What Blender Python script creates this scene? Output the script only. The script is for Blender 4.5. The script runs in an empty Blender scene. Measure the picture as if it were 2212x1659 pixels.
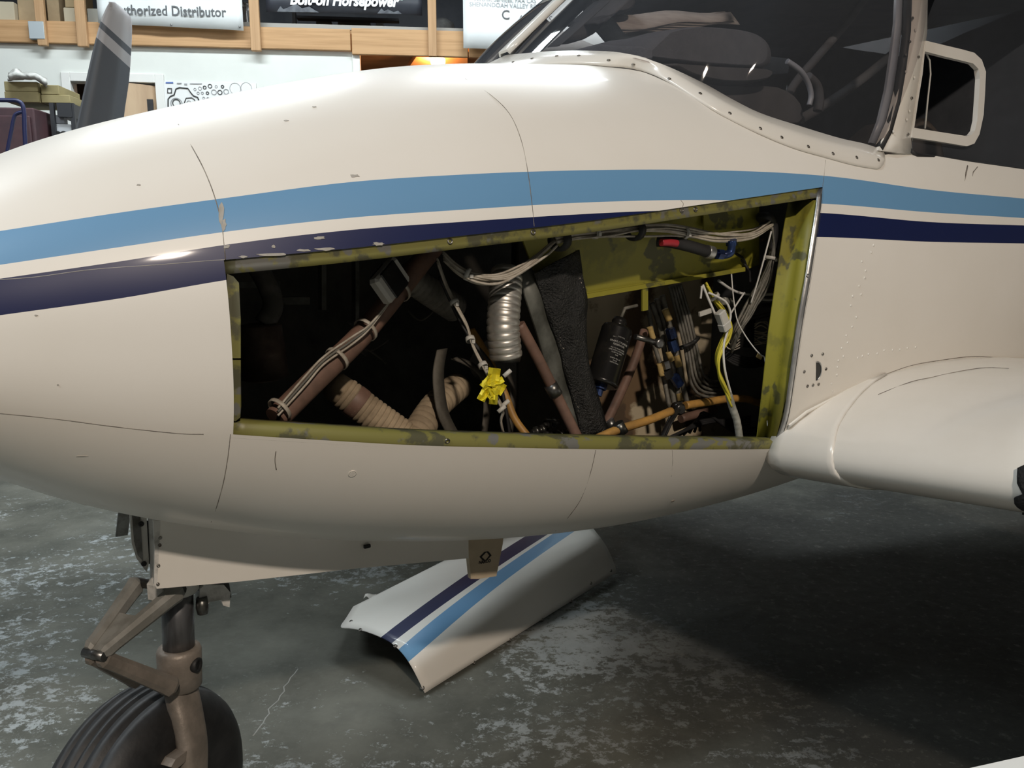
import bpy, bmesh, math, random
from mathutils import Vector, Matrix, noise
from bisect import bisect_right
R = math.radians
random.seed(7)
scene = bpy.context.scene
col = scene.collection

# ---------------------------------------------------------------- camera
CAM_Z, PITCH, FPX, IW, IH = 1.30, R(10.0), 1770.0, 2212.0, 1659.0
cam_d = bpy.data.cameras.new('camera')
cam_d.sensor_width = 36.0
cam_d.lens = 36.0 * FPX / IW
cam_d.clip_start = 0.02
cam = bpy.data.objects.new('camera', cam_d)
cam.location = (0, 0, CAM_Z)
cam.rotation_euler = (R(90) - PITCH, 0, 0)
col.objects.link(cam)
scene.camera = cam

# ---------------------------------------------------------------- world, lamps, exposure
world = bpy.data.worlds.new('hangar_air')
scene.world = world
world.use_nodes = True
world.node_tree.nodes['Background'].inputs[0].default_value = (0.60, 0.68, 0.80, 1)
world.node_tree.nodes['Background'].inputs[1].default_value = 0.008
scene.view_settings.view_transform = 'Standard'
scene.view_settings.look = 'None'
scene.view_settings.gamma = 1.0
scene.view_settings.use_curve_mapping = False
scene.view_settings.exposure = -0.20
COOL, WARM, ORANGE = (0.88, 0.96, 1.0), (1.0, 0.855, 0.715), (1.0, 0.45, 0.16)
LAMPS = [  # x, y, z, size x, size y, rot z, watts, colour, tilt
    (-2.4, 5.4, 5.0, 2.4, 0.35, 7, 190, COOL),
    (0.7, 5.6, 5.0, 2.4, 0.35, 7, 210, COOL),
    (4.8, 5.0, 5.0, 2.4, 0.35, 20, 15, COOL),
    (-4.6, 2.4, 5.0, 2.4, 0.35, 20, 170, COOL),
    (-2.6, -1.4, 5.0, 2.4, 0.35, 20, 190, COOL),
    (1.5, -3.5, 4.8, 0.3, 0.3, 0, 400, WARM),
]
for k, (x, y, z, sx, sy, rz, wt, c) in enumerate(LAMPS):
    d = bpy.data.lights.new('ceiling_lamp_light', 'AREA')
    d.shape = 'RECTANGLE'; d.size = sx; d.size_y = sy; d.energy = wt; d.color = c
    o = bpy.data.objects.new('ceiling_lamp_light', d)
    o.location = (x, y, z); o.rotation_euler = (0, 0, R(rz)); col.objects.link(o)

# ---------------------------------------------------------------- small modelling kit
class MB:
    """collects vertices and faces of one mesh"""
    def __init__(s): s.v, s.f, s.sm = [], [], []
    def add(s, vs, fs, smooth=False):
        b = len(s.v); s.v += [tuple(p) for p in vs]
        s.f += [tuple(b + i for i in f) for f in fs]; s.sm += [smooth] * len(fs); return s
    def box(s, c, sz, rot=None, bev=0.0):
        x, y, z = sz[0] / 2, sz[1] / 2, sz[2] / 2
        if bev <= 0:
            P = [(-x, -y, -z), (x, -y, -z), (x, y, -z), (-x, y, -z), (-x, -y, z), (x, -y, z), (x, y, z), (-x, y, z)]
            Fs = [(0, 3, 2, 1), (4, 5, 6, 7), (0, 1, 5, 4), (1, 2, 6, 5), (2, 3, 7, 6), (3, 0, 4, 7)]
        else:
            P, b = [], min(bev, x * .9, y * .9, z * .9)
            for zz, ins in ((-z, b), (-z + b, 0), (z - b, 0), (z, b)):
                xx, yy = x - ins, y - ins; q = b if ins == 0 else b * .4
                P += [(-xx + q, -yy, zz), (xx - q, -yy, zz), (xx, -yy + q, zz), (xx, yy - q, zz), (xx - q, yy, zz), (-xx + q, yy, zz), (-xx, yy - q, zz), (-xx, -yy + q, zz)]
            Fs = [tuple(range(7, -1, -1)), tuple(range(24, 32))]
            for l in range(3):
                for i in range(8): Fs.append((l * 8 + i, l * 8 + (i + 1) % 8, l * 8 + 8 + (i + 1) % 8, l * 8 + 8 + i))
        M = rot.to_matrix() if hasattr(rot, 'to_matrix') else rot
        P = [Vector(p) for p in P]
        if M is not None: P = [M @ p for p in P]
        c = Vector(c); return s.add([p + c for p in P], Fs)
    def rings(s, rows, closed=True, cap=True, smooth=True, loop=False):
        n = len(rows[0]); vs = [p for r in rows for p in r]; fs = []
        m = len(rows); rng = m if loop else m - 1
        for i in range(rng):
            a, b = i * n, ((i + 1) % m) * n
            for j in range(n if closed else n - 1):
                k = (j + 1) % n; fs.append((a + j, a + k, b + k, b + j))
        s.add(vs, fs, smooth)
        if cap and not loop and closed:
            b0 = len(s.v) - len(vs)
            s.f.append(tuple(b0 + j for j in reversed(range(n)))); s.sm.append(False)
            s.f.append(tuple(b0 + (m - 1) * n + j for j in range(n))); s.sm.append(False)
        return s
    def tube(s, path, r, n=8, cap=True, smooth=True):
        path = [Vector(p) for p in path]; rr = r if isinstance(r, (list, tuple)) else [r] * len(path)
        rows = []; up = None
        for i, p in enumerate(path):
            t = (path[min(i + 1, len(path) - 1)] - path[max(i - 1, 0)])
            t = t.normalized() if t.length > 1e-9 else Vector((0, 0, 1))
            if up is None:
                up = Vector((0, 0, 1)) if abs(t.z) < .9 else Vector((1, 0, 0))
            a = t.cross(up).normalized(); b = a.cross(t).normalized(); up = b
            rows.append([p + (a * math.cos(q * 2 * math.pi / n) + b * math.sin(q * 2 * math.pi / n)) * rr[i] for q in range(n)])
        return s.rings(rows, True, cap, smooth)
    def lathe(s, p0, axis, prof, n=20, smooth=True, cap=True):
        ax = Vector(axis).normalized(); a = ax.orthogonal().normalized(); b = ax.cross(a); p0 = Vector(p0)
        rows = [[p0 + ax * h + (a * math.cos(q * 2 * math.pi / n) + b * math.sin(q * 2 * math.pi / n)) * r for q in range(n)] for h, r in prof]
        return s.rings(rows, True, cap, smooth)
    def prism(s, poly, d):
        """closed polygon of 3-D points pushed along vector d"""
        n = len(poly); d = Vector(d); A = [Vector(p) for p in poly]; B = [p + d for p in A]
        return s.add(A + B, [tuple(range(n)), tuple(range(2 * n - 1, n - 1, -1))] + [(i, i + n, (i + 1) % n + n, (i + 1) % n) for i in range(n)])
    def sheet(s, rows, th, nrm=None, smooth=True):
        """grid of points given thickness th (along nrm or estimated normals)"""
        m, n = len(rows), len(rows[0]); rows = [[Vector(p) for p in r] for r in rows]; B = []
        for i in range(m):
            q = []
            for j in range(n):
                if nrm is not None: N = Vector(nrm)
                else:
                    a = rows[min(i + 1, m - 1)][j] - rows[max(i - 1, 0)][j]; b = rows[i][min(j + 1, n - 1)] - rows[i][max(j - 1, 0)]
                    N = a.cross(b); N = N.normalized() if N.length > 1e-12 else Vector((0, 1, 0))
                q.append(rows[i][j] + N * th)
            B.append(q)
        vs = [p for r in rows for p in r] + [p for r in B for p in r]; k = m * n; fs = []
        for i in range(m - 1):
            for j in range(n - 1):
                a = i * n + j; fs.append((a, a + 1, a + n + 1, a + n)); fs.append((k + a, k + a + n, k + a + n + 1, k + a + 1))
        s.add(vs, fs, smooth)
        b0 = len(s.v) - len(vs); e = []
        for j in range(n - 1): e += [(j, j + 1), ((m - 1) * n + j + 1, (m - 1) * n + j)]
        for i in range(m - 1): e += [((i + 1) * n, i * n), (i * n + n - 1, (i + 1) * n + n - 1)]
        for a, b in e: s.f.append((b0 + a, b0 + a + k, b0 + b + k, b0 + b)); s.sm.append(False)
        return s
    def mesh(s, name):
        me = bpy.data.meshes.new(name); me.from_pydata(s.v, [], s.f)
        me.polygons.foreach_set('use_smooth', s.sm); me.update()
        bm = bmesh.new(); bm.from_mesh(me); bmesh.ops.recalc_face_normals(bm, faces=bm.faces); bm.to_mesh(me); bm.free()
        return me
    def build(s, name, m, parent=None): return put(name, s.mesh(name), m, parent)
def put(name, me, m, parent=None):
    if m is not None: me.materials.append(m)
    o = bpy.data.objects.new(name, me); col.objects.link(o)
    if parent is not None: o.parent = parent
    return o
def like(o, parent=None):
    c = o.copy(); col.objects.link(c)
    if parent is not None: c.parent = parent
    return c
def empty(name, loc=(0, 0, 0), rz=0):
    o = bpy.data.objects.new(name, None); o.location = loc; o.rotation_euler = (0, 0, rz); o.empty_display_size = .1; col.objects.link(o); return o
def tag(o, label=None, cat=None, group=None, kind=None):
    for k, v in (('label', label), ('category', cat), ('group', group), ('kind', kind)):
        if v: o[k] = v
    return o
def spline(P, m=6):
    P = [Vector(p) for p in P]; out = []
    for i in range(len(P) - 1):
        a, b, c, d = P[max(i - 1, 0)], P[i], P[i + 1], P[min(i + 2, len(P) - 1)]
        for k in range(m):
            t = k / m; out.append(.5 * ((2 * b) + (c - a) * t + (2 * a - 5 * b + 4 * c - d) * t * t + (3 * b - a - 3 * c + d) * t ** 3))
    return out + [P[-1]]
def text_mesh(txt, size, ext=0.0005, shear=0.0, bold=0.0, align='LEFT', space=1.0):
    cu = bpy.data.curves.new('lettering', 'FONT'); cu.body = txt; cu.size = size; cu.extrude = ext; cu.shear = shear; cu.offset = bold; cu.align_x = align; cu.resolution_u = 3; cu.space_character = space
    o = bpy.data.objects.new('lettering', cu); col.objects.link(o)
    dg = bpy.context.evaluated_depsgraph_get(); me = bpy.data.meshes.new_from_object(o.evaluated_get(dg))
    bpy.data.objects.remove(o); bpy.data.curves.remove(cu); me.materials.clear(); return me

def split_gap(me):
    """cut two-word lettering at its widest gap into two meshes"""
    xs = sorted(v.co.x for v in me.vertices); i = max(range(1, len(xs)), key=lambda k: xs[k] - xs[k - 1]); cut = (xs[i] + xs[i - 1]) / 2; out = []
    for s in (-1, 1):
        bm = bmesh.new(); bm.from_mesh(me); bmesh.ops.delete(bm, geom=[v for v in bm.verts if (v.co.x - cut) * s < 0], context='VERTS'); m = bpy.data.meshes.new('lettering'); bm.to_mesh(m); bm.free(); out.append(m)
    return out

# ---------------------------------------------------------------- materials
def mat(name, c, rough=.5, metal=0., c2=None, scale=8., detail=6., lo=.4, hi=.6, bump=0., bscale=None, coat=0., spec=.5, stretch=None):
    m = bpy.data.materials.new(name); m.use_nodes = True; nt = m.node_tree; b = nt.nodes['Principled BSDF']
    b.inputs['Base Color'].default_value = (*c, 1); b.inputs['Roughness'].default_value = rough; b.inputs['Metallic'].default_value = metal
    b.inputs['Coat Weight'].default_value = coat; b.inputs['Coat Roughness'].default_value = .08; b.inputs['Specular IOR Level'].default_value = spec
    if c2 is not None or bump:
        tc = nt.nodes.new('ShaderNodeTexCoord'); mp = nt.nodes.new('ShaderNodeMapping'); nt.links.new(tc.outputs['Object'], mp.inputs[0])
        if stretch: mp.inputs['Scale'].default_value = stretch
    if c2 is not None:
        n = nt.nodes.new('ShaderNodeTexNoise'); n.inputs['Scale'].default_value = scale; n.inputs['Detail'].default_value = detail; n.inputs['Roughness'].default_value = .6
        nt.links.new(mp.outputs[0], n.inputs['Vector'])
        r = nt.nodes.new('ShaderNodeValToRGB'); e = r.color_ramp.elements; e[0].position = lo; e[1].position = hi; e[0].color = (*c, 1); e[1].color = (*c2, 1)
        nt.links.new(n.outputs[0], r.inputs[0]); nt.links.new(r.outputs[0], b.inputs['Base Color'])
    if bump:
        n2 = nt.nodes.new('ShaderNodeTexNoise'); n2.inputs['Scale'].default_value = bscale or scale * 4; n2.inputs['Detail'].default_value = 4
        nt.links.new(mp.outputs[0], n2.inputs['Vector']); bp = nt.nodes.new('ShaderNodeBump'); bp.inputs['Strength'].default_value = bump; bp.inputs['Distance'].default_value = .01
        nt.links.new(n2.outputs[0], bp.inputs['Height']); nt.links.new(bp.outputs[0], b.inputs['Normal'])
    return m
def glass(name, tint, dust_haze=.06, rough=.02):
    m = bpy.data.materials.new(name); m.use_nodes = True; nt = m.node_tree; nt.nodes.clear()
    o = nt.nodes.new('ShaderNodeOutputMaterial'); mx = nt.nodes.new('ShaderNodeMixShader'); t = nt.nodes.new('ShaderNodeBsdfTransparent'); g = nt.nodes.new('ShaderNodeBsdfGlossy'); f = nt.nodes.new('ShaderNodeFresnel')
    t.inputs[0].default_value = (*tint, 1); g.inputs['Roughness'].default_value = rough; f.inputs[0].default_value = 1.28
    nt.links.new(f.outputs[0], mx.inputs[0]); nt.links.new(t.outputs[0], mx.inputs[1]); nt.links.new(g.outputs[0], mx.inputs[2]); df = nt.nodes.new('ShaderNodeBsdfDiffuse'); df.inputs[0].default_value = (.42, .46, .53, 1); m2 = nt.nodes.new('ShaderNodeMixShader'); m2.inputs[0].default_value = dust_haze   # dusty film on the plexiglass; its blue-grey also paints the ceiling's reflected haze
    nt.links.new(mx.outputs[0], m2.inputs[1]); nt.links.new(df.outputs[0], m2.inputs[2]); nt.links.new(m2.outputs[0], o.inputs[0]); return m
def emit(name, c, s):
    m = bpy.data.materials.new(name); m.use_nodes = True; b = m.node_tree.nodes['Principled BSDF']; b.inputs['Emission Color'].default_value = (*c, 1); b.inputs['Emission Strength'].default_value = s; b.inputs['Base Color'].default_value = (*c, 1); return m
WHITE = (.81, .782, .732); LBLUE = (.145, .315, .525); NAVY = (.010, .016, .070)
def paint(name):
    """cream aircraft paint; the two stripes are painted where the stripe attributes are positive"""
    m = mat(name, WHITE, .40, coat=.14, spec=.28); nt = m.node_tree; b = nt.nodes['Principled BSDF']
    def attr(n):
        a = nt.nodes.new('ShaderNodeAttribute'); a.attribute_name = n; g = nt.nodes.new('ShaderNodeMath'); g.operation = 'GREATER_THAN'; g.inputs[1].default_value = 0
        nt.links.new(a.outputs['Fac'], g.inputs[0]); return g.outputs[0]
    tc = nt.nodes.new('ShaderNodeTexCoord'); n = nt.nodes.new('ShaderNodeTexNoise'); n.inputs['Scale'].default_value = 3.5; n.inputs['Detail'].default_value = 5
    nt.links.new(tc.outputs['Object'], n.inputs['Vector'])
    r = nt.nodes.new('ShaderNodeValToRGB'); e = r.color_ramp.elements; e[0].position = .3; e[1].position = .7
    e[0].color = (WHITE[0] * .96, WHITE[1] * .955, WHITE[2] * .94, 1); e[1].color = (*WHITE, 1); nt.links.new(n.outputs[0], r.inputs[0])
    last = r.outputs[0]
    for an, cc in (('light_stripe', LBLUE), ('dark_stripe', NAVY)):
        mx = nt.nodes.new('ShaderNodeMix'); mx.data_type = 'RGBA'; nt.links.new(attr(an), mx.inputs[0]); nt.links.new(last, mx.inputs[6]); mx.inputs[7].default_value = (*cc, 1); last = mx.outputs[2]
    nt.links.new(last, b.inputs['Base Color'])
    w = nt.nodes.new('ShaderNodeTexNoise'); w.inputs['Scale'].default_value = 5.; w.inputs['Detail'].default_value = 1.5; nt.links.new(tc.outputs['Object'], w.inputs['Vector'])
    bp = nt.nodes.new('ShaderNodeBump'); bp.inputs['Strength'].default_value = .05; bp.inputs['Distance'].default_value = .02; nt.links.new(w.outputs[0], bp.inputs['Height']); nt.links.new(bp.outputs[0], b.inputs['Normal'])
    return m
def flaked(name, c, c2, c3, s1=14, s2=60, rough=.6, metal=0., stretch=None):
    """paint worn through to a second and third colour in blotches"""
    m = mat(name, c, rough, metal, c2, s1, 8, .50, .56, stretch=stretch); nt = m.node_tree; b = nt.nodes['Principled BSDF']
    mp = [n for n in nt.nodes if n.type == 'MAPPING'][0]; n = nt.nodes.new('ShaderNodeTexNoise'); n.inputs['Scale'].default_value = s2; n.inputs['Detail'].default_value = 6; nt.links.new(mp.outputs[0], n.inputs['Vector'])
    r = nt.nodes.new('ShaderNodeValToRGB'); r.color_ramp.elements[0].position = .58; r.color_ramp.elements[1].position = .62; nt.links.new(n.outputs[0], r.inputs[0])
    mx = nt.nodes.new('ShaderNodeMix'); mx.data_type = 'RGBA'; src = b.inputs['Base Color'].links[0].from_socket
    nt.links.new(r.outputs[0], mx.inputs[0]); nt.links.new(src, mx.inputs[6]); mx.inputs[7].default_value = (*c3, 1); nt.links.new(mx.outputs[2], b.inputs['Base Color']); return m
PAINT = paint('cream_striped_paint')
CREAM = mat('cream_paint', WHITE, .25, c2=(.77, .74, .68), scale=6, lo=.3, hi=.7, coat=.4)
ZINC = flaked('zinc_chromate', (.28, .26, .030), (.21, .20, .03), (.10, .10, .035), 9, 16, .5)
ZINCW = flaked('worn_zinc_flange', (.19, .18, .050), (.085, .083, .045), (.15, .15, .135), 16, 24, .45)
ALU = mat('bare_aluminium', (.55, .55, .54), .35, .9, (.40, .40, .40), 20, bump=.05)
STEEL = mat('dark_steel', (.22, .22, .22), .35, .9, (.12, .12, .11), 30)
CHROME = mat('worn_oleo_steel', (.20, .20, .21), .38, .8, (.11, .11, .115), 30, stretch=(1, 1, .1))
BLACK = mat('black_rubber', (.012, .012, .013), .6, c2=(.022, .022, .023), scale=20)
TYRE = mat('tyre_rubber', (.010, .010, .011), .55, c2=(.018, .018, .019), scale=30, bump=.05)
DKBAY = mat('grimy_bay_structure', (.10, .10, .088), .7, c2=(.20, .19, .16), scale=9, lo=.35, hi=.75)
SEAM = mat('dirty_seam', (.30, .27, .23), .8, c2=(.12, .10, .085), scale=40)
CHIP = mat('chipped_primer', (.36, .34, .30), .7, c2=(.42, .40, .37), scale=50)
SCREW = mat('screw_steel', (.30, .29, .27), .35, .9, c2=(.10, .08, .06), scale=300, lo=.45, hi=.6)

# ---------------------------------------------------------------- the aeroplane's own frame: u aft, v to the far side, w up
PSI = R(34.9); CP, SP = math.cos(PSI), math.sin(PSI); ORG = Vector((-0.64, 1.45, 0))
ct, st = math.cos(PITCH), math.sin(PITCH)
def to_ac(p): d = p - ORG; return Vector((CP * d.x + SP * d.y, -SP * d.x + CP * d.y, d.z))
def to_w(q): return ORG + Vector((CP * q[0] - SP * q[1], SP * q[0] + CP * q[1], q[2]))
def wray(px, py):
    dx, dy = (px - IW / 2) / FPX, -(py - IH / 2) / FPX
    return Vector((dx, ct + dy * st, -st + dy * ct))
EYE = Vector((0, 0, CAM_Z)); EYA = to_ac(EYE)
def aray(px, py): d = wray(px, py); return Vector((CP * d.x + SP * d.y, -SP * d.x + CP * d.y, d.z))
def pv(px, py, v): d = aray(px, py); return EYA + d * ((v - EYA.y) / d.y)      # point at lateral station v
def pu(px, py, u): d = aray(px, py); return EYA + d * ((u - EYA.x) / d.x)      # point at fuselage station u
def pz(px, py, z): d = aray(px, py); return EYA + d * ((z - EYA.z) / d.z)
def wz(px, py, z): d = wray(px, py); return EYE + d * ((z - EYE.z) / d.z)      # world point at height z

# ---------------------------------------------------------------- hangar: floor, walls, ceiling, mezzanine front
def floor_mat():
    m = mat('worn_painted_concrete', (.1, .1, .1), .6, spec=.16); nt = m.node_tree; b = nt.nodes['Principled BSDF']; L = nt.links.new
    tc = nt.nodes.new('ShaderNodeTexCoord')
    def nz(scale, det, rough, dist=0., off=(0, 0, 0), st=(1, 1, 1)):
        mp = nt.nodes.new('ShaderNodeMapping'); mp.inputs['Location'].default_value = off; mp.inputs['Scale'].default_value = st; L(tc.outputs['Object'], mp.inputs[0])
        n = nt.nodes.new('ShaderNodeTexNoise'); n.inputs['Scale'].default_value = scale; n.inputs['Detail'].default_value = det; n.inputs['Roughness'].default_value = rough; n.inputs['Distortion'].default_value = dist; L(mp.outputs[0], n.inputs['Vector']); return n.outputs[0]
    def mth(op, a, c):
        n = nt.nodes.new('ShaderNodeMath'); n.operation = op
        for i, q in enumerate((a, c)):
            if isinstance(q, (int, float)): n.inputs[i].default_value = q
            else: L(q, n.inputs[i])
        return n.outputs[0]
    def ramp(v, p0, c0, p1, c1):
        r = nt.nodes.new('ShaderNodeValToRGB'); e = r.color_ramp.elements; e[0].position, e[1].position = p0, p1; e[0].color, e[1].color = (*c0, 1), (*c1, 1); L(v, r.inputs[0]); return r.outputs[0]
    def mix(f, a, c):
        n = nt.nodes.new('ShaderNodeMix'); n.data_type = 'RGBA'; L(f, n.inputs[0])
        for i, q in ((6, a), (7, c)):
            if isinstance(q, tuple): n.inputs[i].default_value = (*q, 1)
            else: L(q, n.inputs[i])
        return n.outputs[2]
    base = ramp(nz(2.2, 6, .6, off=(3, 1, 0)), .35, (.060, .062, .052), .68, (.135, .135, .115))
    base = mix(ramp(nz(5., 4, .6, off=(7, 2, 0)), .55, (0, 0, 0), .75, (.55, .55, .55)), base, (.055, .055, .048))
    coarse = nz(.85, 3, .55, off=(.6, 4.1, 0)); fine = nz(19, 12, .80, .2, (0, 0, 0), (1, 1.2, 1))
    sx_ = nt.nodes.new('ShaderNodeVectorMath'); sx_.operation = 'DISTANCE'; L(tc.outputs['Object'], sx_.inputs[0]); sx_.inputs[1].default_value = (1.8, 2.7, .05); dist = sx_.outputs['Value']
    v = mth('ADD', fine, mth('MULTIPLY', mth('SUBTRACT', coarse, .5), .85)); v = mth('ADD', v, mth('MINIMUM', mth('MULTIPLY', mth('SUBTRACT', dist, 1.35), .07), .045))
    flake = ramp(v, .575, (0, 0, 0), .62, (.85, .85, .85))
    blue = ramp(nz(3, 5, .6, off=(9, 9, 0)), .3, (.23, .25, .252), .7, (.33, .352, .352))
    c = mix(flake, base, blue)
    # oil-dark slab plus painted shade under aeroplane and wing, with a ragged noisy rim
    stain_shade = ramp(mth('ADD', mth('MULTIPLY', dist, .42), mth('MULTIPLY', nz(1.6, 6, .6, off=(2, 8, 0)), .55)), .80, (.8, .8, .8), 1.08, (0, 0, 0)); c = mix(stain_shade, c, (.022, .022, .021))
    wear = ramp(nz(30, 6, .7), .56, (0, 0, 0), .66, (.5, .5, .5)); c = mix(wear, c, (.13, .13, .115))
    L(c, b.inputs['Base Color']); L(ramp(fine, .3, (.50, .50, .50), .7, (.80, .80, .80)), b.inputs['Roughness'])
    bp = nt.nodes.new('ShaderNodeBump'); bp.inputs['Strength'].default_value = .25; bp.inputs['Distance'].default_value = .004; L(v, bp.inputs['Height']); L(bp.outputs[0], b.inputs['Normal']); return m
def struct(name, mb, m, parent=None): o = mb.build(name, m, parent); o['kind'] = 'structure'; return o
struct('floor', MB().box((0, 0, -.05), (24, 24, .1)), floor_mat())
rc_ = random.Random(5); cr = []
for k in range(16):
    t = k / 15; p = wz(545 + 98 * t + rc_.uniform(-5, 5), 1590 - 145 * t, 0); cr.append(p + Vector((0, 0, -.0008)))
MB().tube(cr, .0022, 5).build('floor_crack', mat('pale_crack_filler', (.24, .245, .23), .8), bpy.data.objects['floor'])
WALLM = mat('white_drywall', (.70, .72, .68), .7, c2=(.66, .68, .64), scale=3, lo=.3, hi=.7)
STEELW = mat('grey_steel_cladding', (.20, .21, .22), .6, c2=(.17, .18, .19), scale=2)
ROOFM = mat('dark_roof_lining', (.13, .14, .155), .8, c2=(.10, .11, .12), scale=2)
WOOD = mat('pine_board', (.50, .30, .145), .65, c2=(.36, .20, .085), scale=5, detail=5, lo=.42, hi=.75, stretch=(.25, 1, 9))
WOOD2 = mat('pine_post', (.47, .29, .15), .65, c2=(.36, .21, .10), scale=5, stretch=(9, 1, .3), lo=.4, hi=.75)
TRIMW = mat('white_trim', (.72, .72, .69), .5)
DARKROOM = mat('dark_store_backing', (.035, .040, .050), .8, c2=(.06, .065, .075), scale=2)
WA = math.atan2(.333, 2.941); WN = Vector((math.sin(WA), -math.cos(WA), 0)); WX = Vector((math.cos(WA), math.sin(WA), 0)); WP = Vector((-4.374, 7.4, 0))
def pw(px, py, off=0.0):   # point on the back wall plane, off metres in front of it
    d = wray(px, py); return EYE + d * (((WP + WN * off) - EYE).dot(WN) / d.dot(WN))
WROT = Matrix.Rotation(WA, 3, 'Z')
def wbox(mb, x0, x1, z0, z1, off, th, bev=0.0):   # box against the wall: along-wall range, heights, front face at off
    return mb.box(WP + WX * ((x0 + x1) / 2) + WN * (off - th / 2) + Vector((0, 0, (z0 + z1) / 2)), (x1 - x0, th, z1 - z0), WROT, bev)
def wx(px, py, off=0.0): return (pw(px, py, off) - WP).dot(WX)
def wzz(px, py, off=0.0): return pw(px, py, off).z
ZB0 = wzz(0, 93); ZB1 = wzz(400, 56)
DX0, DX1, DZ = wx(160, 250), wx(341, 250), wzz(250, 178)
OX0 = wx(778, 140)
OX1 = OX0 + 1.4
wl = MB(); wbox(wl, -7, DX0, 0, ZB0, 0, .12); wbox(wl, DX0, DX1, DZ, ZB0, 0, .12); wbox(wl, DX1, OX0, 0, ZB0, 0, .12); wbox(wl, OX1, 14, 0, ZB0, 0, .12)
struct('wall_back', wl, WALLM)
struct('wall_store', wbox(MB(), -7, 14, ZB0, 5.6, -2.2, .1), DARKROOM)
struct('wall_side_room', wbox(MB(), OX0 - .5, OX1 + .8, 0, ZB0, -1.8, .1), mat('side_room_lining', (.30, .17, .09), .7, c2=(.20, .11, .06), scale=3))
struct('wall_left', MB().box((-9, 0, 2.8), (.1, 24, 5.6)), STEELW)
struct('wall_right', MB().box((11, 0, 2.8), (.1, 24, 5.6)), STEELW)
struct('wall_front', MB().box((1, -9, 2.8), (20, .1, 5.6)), STEELW)
struct('ceiling', MB().box((1, 1, 5.65), (21, 21, .1)), ROOFM)
ZM = ZB1 + .004
struct('mezzanine_floor', wbox(MB(), -7, 14, ZM - .03, ZM, -.02, 2.15), WOOD)
# mezzanine edge: boards, posts, sill rail
XB = wx(760, 112)
for k, (a, b_, z0, z1) in enumerate(((-7, XB - .005, ZB0, ZB1), (XB + .005, wx(1010, 100), wzz(850, 122), ZB1 + .01), (wx(1010, 100) + .01, 14, wzz(850, 122), ZB1 + .01))):
    struct('trim_beam_%d' % (k + 1), wbox(MB(), a, b_, z0, z1, .05, .045, .004), WOOD)
for k, (px, wd) in enumerate(((97, 18), (183, 20), (554, 20), (933, 18))):
    x = wx(px, 50); zb = (ZB0 - .03) if px < 700 else wzz(850, 122) - .01
    struct('trim_post_%d' % (k + 1), wbox(MB(), x - wd * .0021, x + wd * .0021, zb, 5.6, .095, .045, .004), WOOD2)
struct('trim_sill', wbox(MB(), wx(522, 58), wx(1000, 62), ZB1 + .01, ZB1 + .05, -.02, .05), mat('grey_sill', (.33, .32, .29), .5))
hb = wbox(MB(), wx(73, 70), wx(106, 70), wzz(90, 90), wzz(90, 52), .10, .05, .003).build('joist_hanger', mat('galvanised_steel', (.40, .44, .46), .4, .5), None)
hb['kind'] = 'structure'
# door opening with casing and an open timber door
cz = MB(); t_ = .075
wbox(cz, DX0 - t_, DX0, 0, DZ + t_, .02, .03, .004); cs = struct('door_1', cz, TRIMW)
for a, b_, z0, z1 in ((DX1, DX1 + t_, 0, DZ + t_), (DX0, DX1, DZ, DZ + t_)): wbox(MB(), a, b_, z0, z1, .02, .03, .004).build('door_casing', TRIMW, cs)
struct('wall_door_room', wbox(MB(), DX0 - .4, DX1 + .4, 0, DZ + .3, -1.2, .05), mat('dim_room', (.10, .11, .13), .8))
a_ = WP + WX * (DX1 - .01) + WN * -.02; dl = wx(345, 220) - wx(282, 220)
dd = Vector((WX.x * -.82 + WN.x * .57, WX.y * -.82 + WN.y * .57, 0)).normalized()
ddo = MB().prism([a_, a_ + dd * .36, a_ + dd * .36 + Vector((0, 0, DZ - .02)), a_ + Vector((0, 0, DZ - .02))], WN * -.04).build('door_2', mat('birch_veneer', (.50, .36, .23), .5, c2=(.42, .29, .18), scale=3, stretch=(3, 3, .4)), None); ddo['kind'] = 'structure'
MB().prism([a_ + dd * .36, a_ + dd * .385, a_ + dd * .385 + Vector((0, 0, DZ - .02)), a_ + dd * .36 + Vector((0, 0, DZ - .02))], WN * -.04).build('door_edge', WOOD, ddo)
MB().box(a_ + dd * .05 + WN * .012 + Vector((0, 0, DZ - .25)), (.05, .012, .22), WROT).build('hinge_plate', BLACK, ddo)
struct('trim_jamb', wbox(MB(), wx(762, 140), OX0, 0, wzz(770, 119), .015, .03, .003), TRIMW)
# lamps: fixtures around the area lights
LHOUS = mat('lamp_housing', (.6, .6, .6), .4)
for k, (x, y, z, sx, sy, rz, wt, c) in enumerate(LAMPS):
    rt = Matrix.Rotation(R(rz), 3, 'Z'); lo = MB().box((x, y, z + .06), (sx + .06, sy + .06, .08), rt, .01).build('ceiling_lamp', LHOUS)
    where = ('beyond the nose', 'beyond the cabin', 'beyond the tail', 'over the far nose side', 'above the near nose side', 'behind the camera')[k]
    tag(lo, ('long cool fluorescent ceiling lamp ' if k < 5 else 'square warm ceiling lamp ') + where, 'lamp')
    for sgn in (-1, 1): MB().tube([(x + sgn * sx * .35, y, z + .1), (x + sgn * sx * .35, y, 5.6)], .008, 6).build('hanger_rod', LHOUS, lo)
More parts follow.
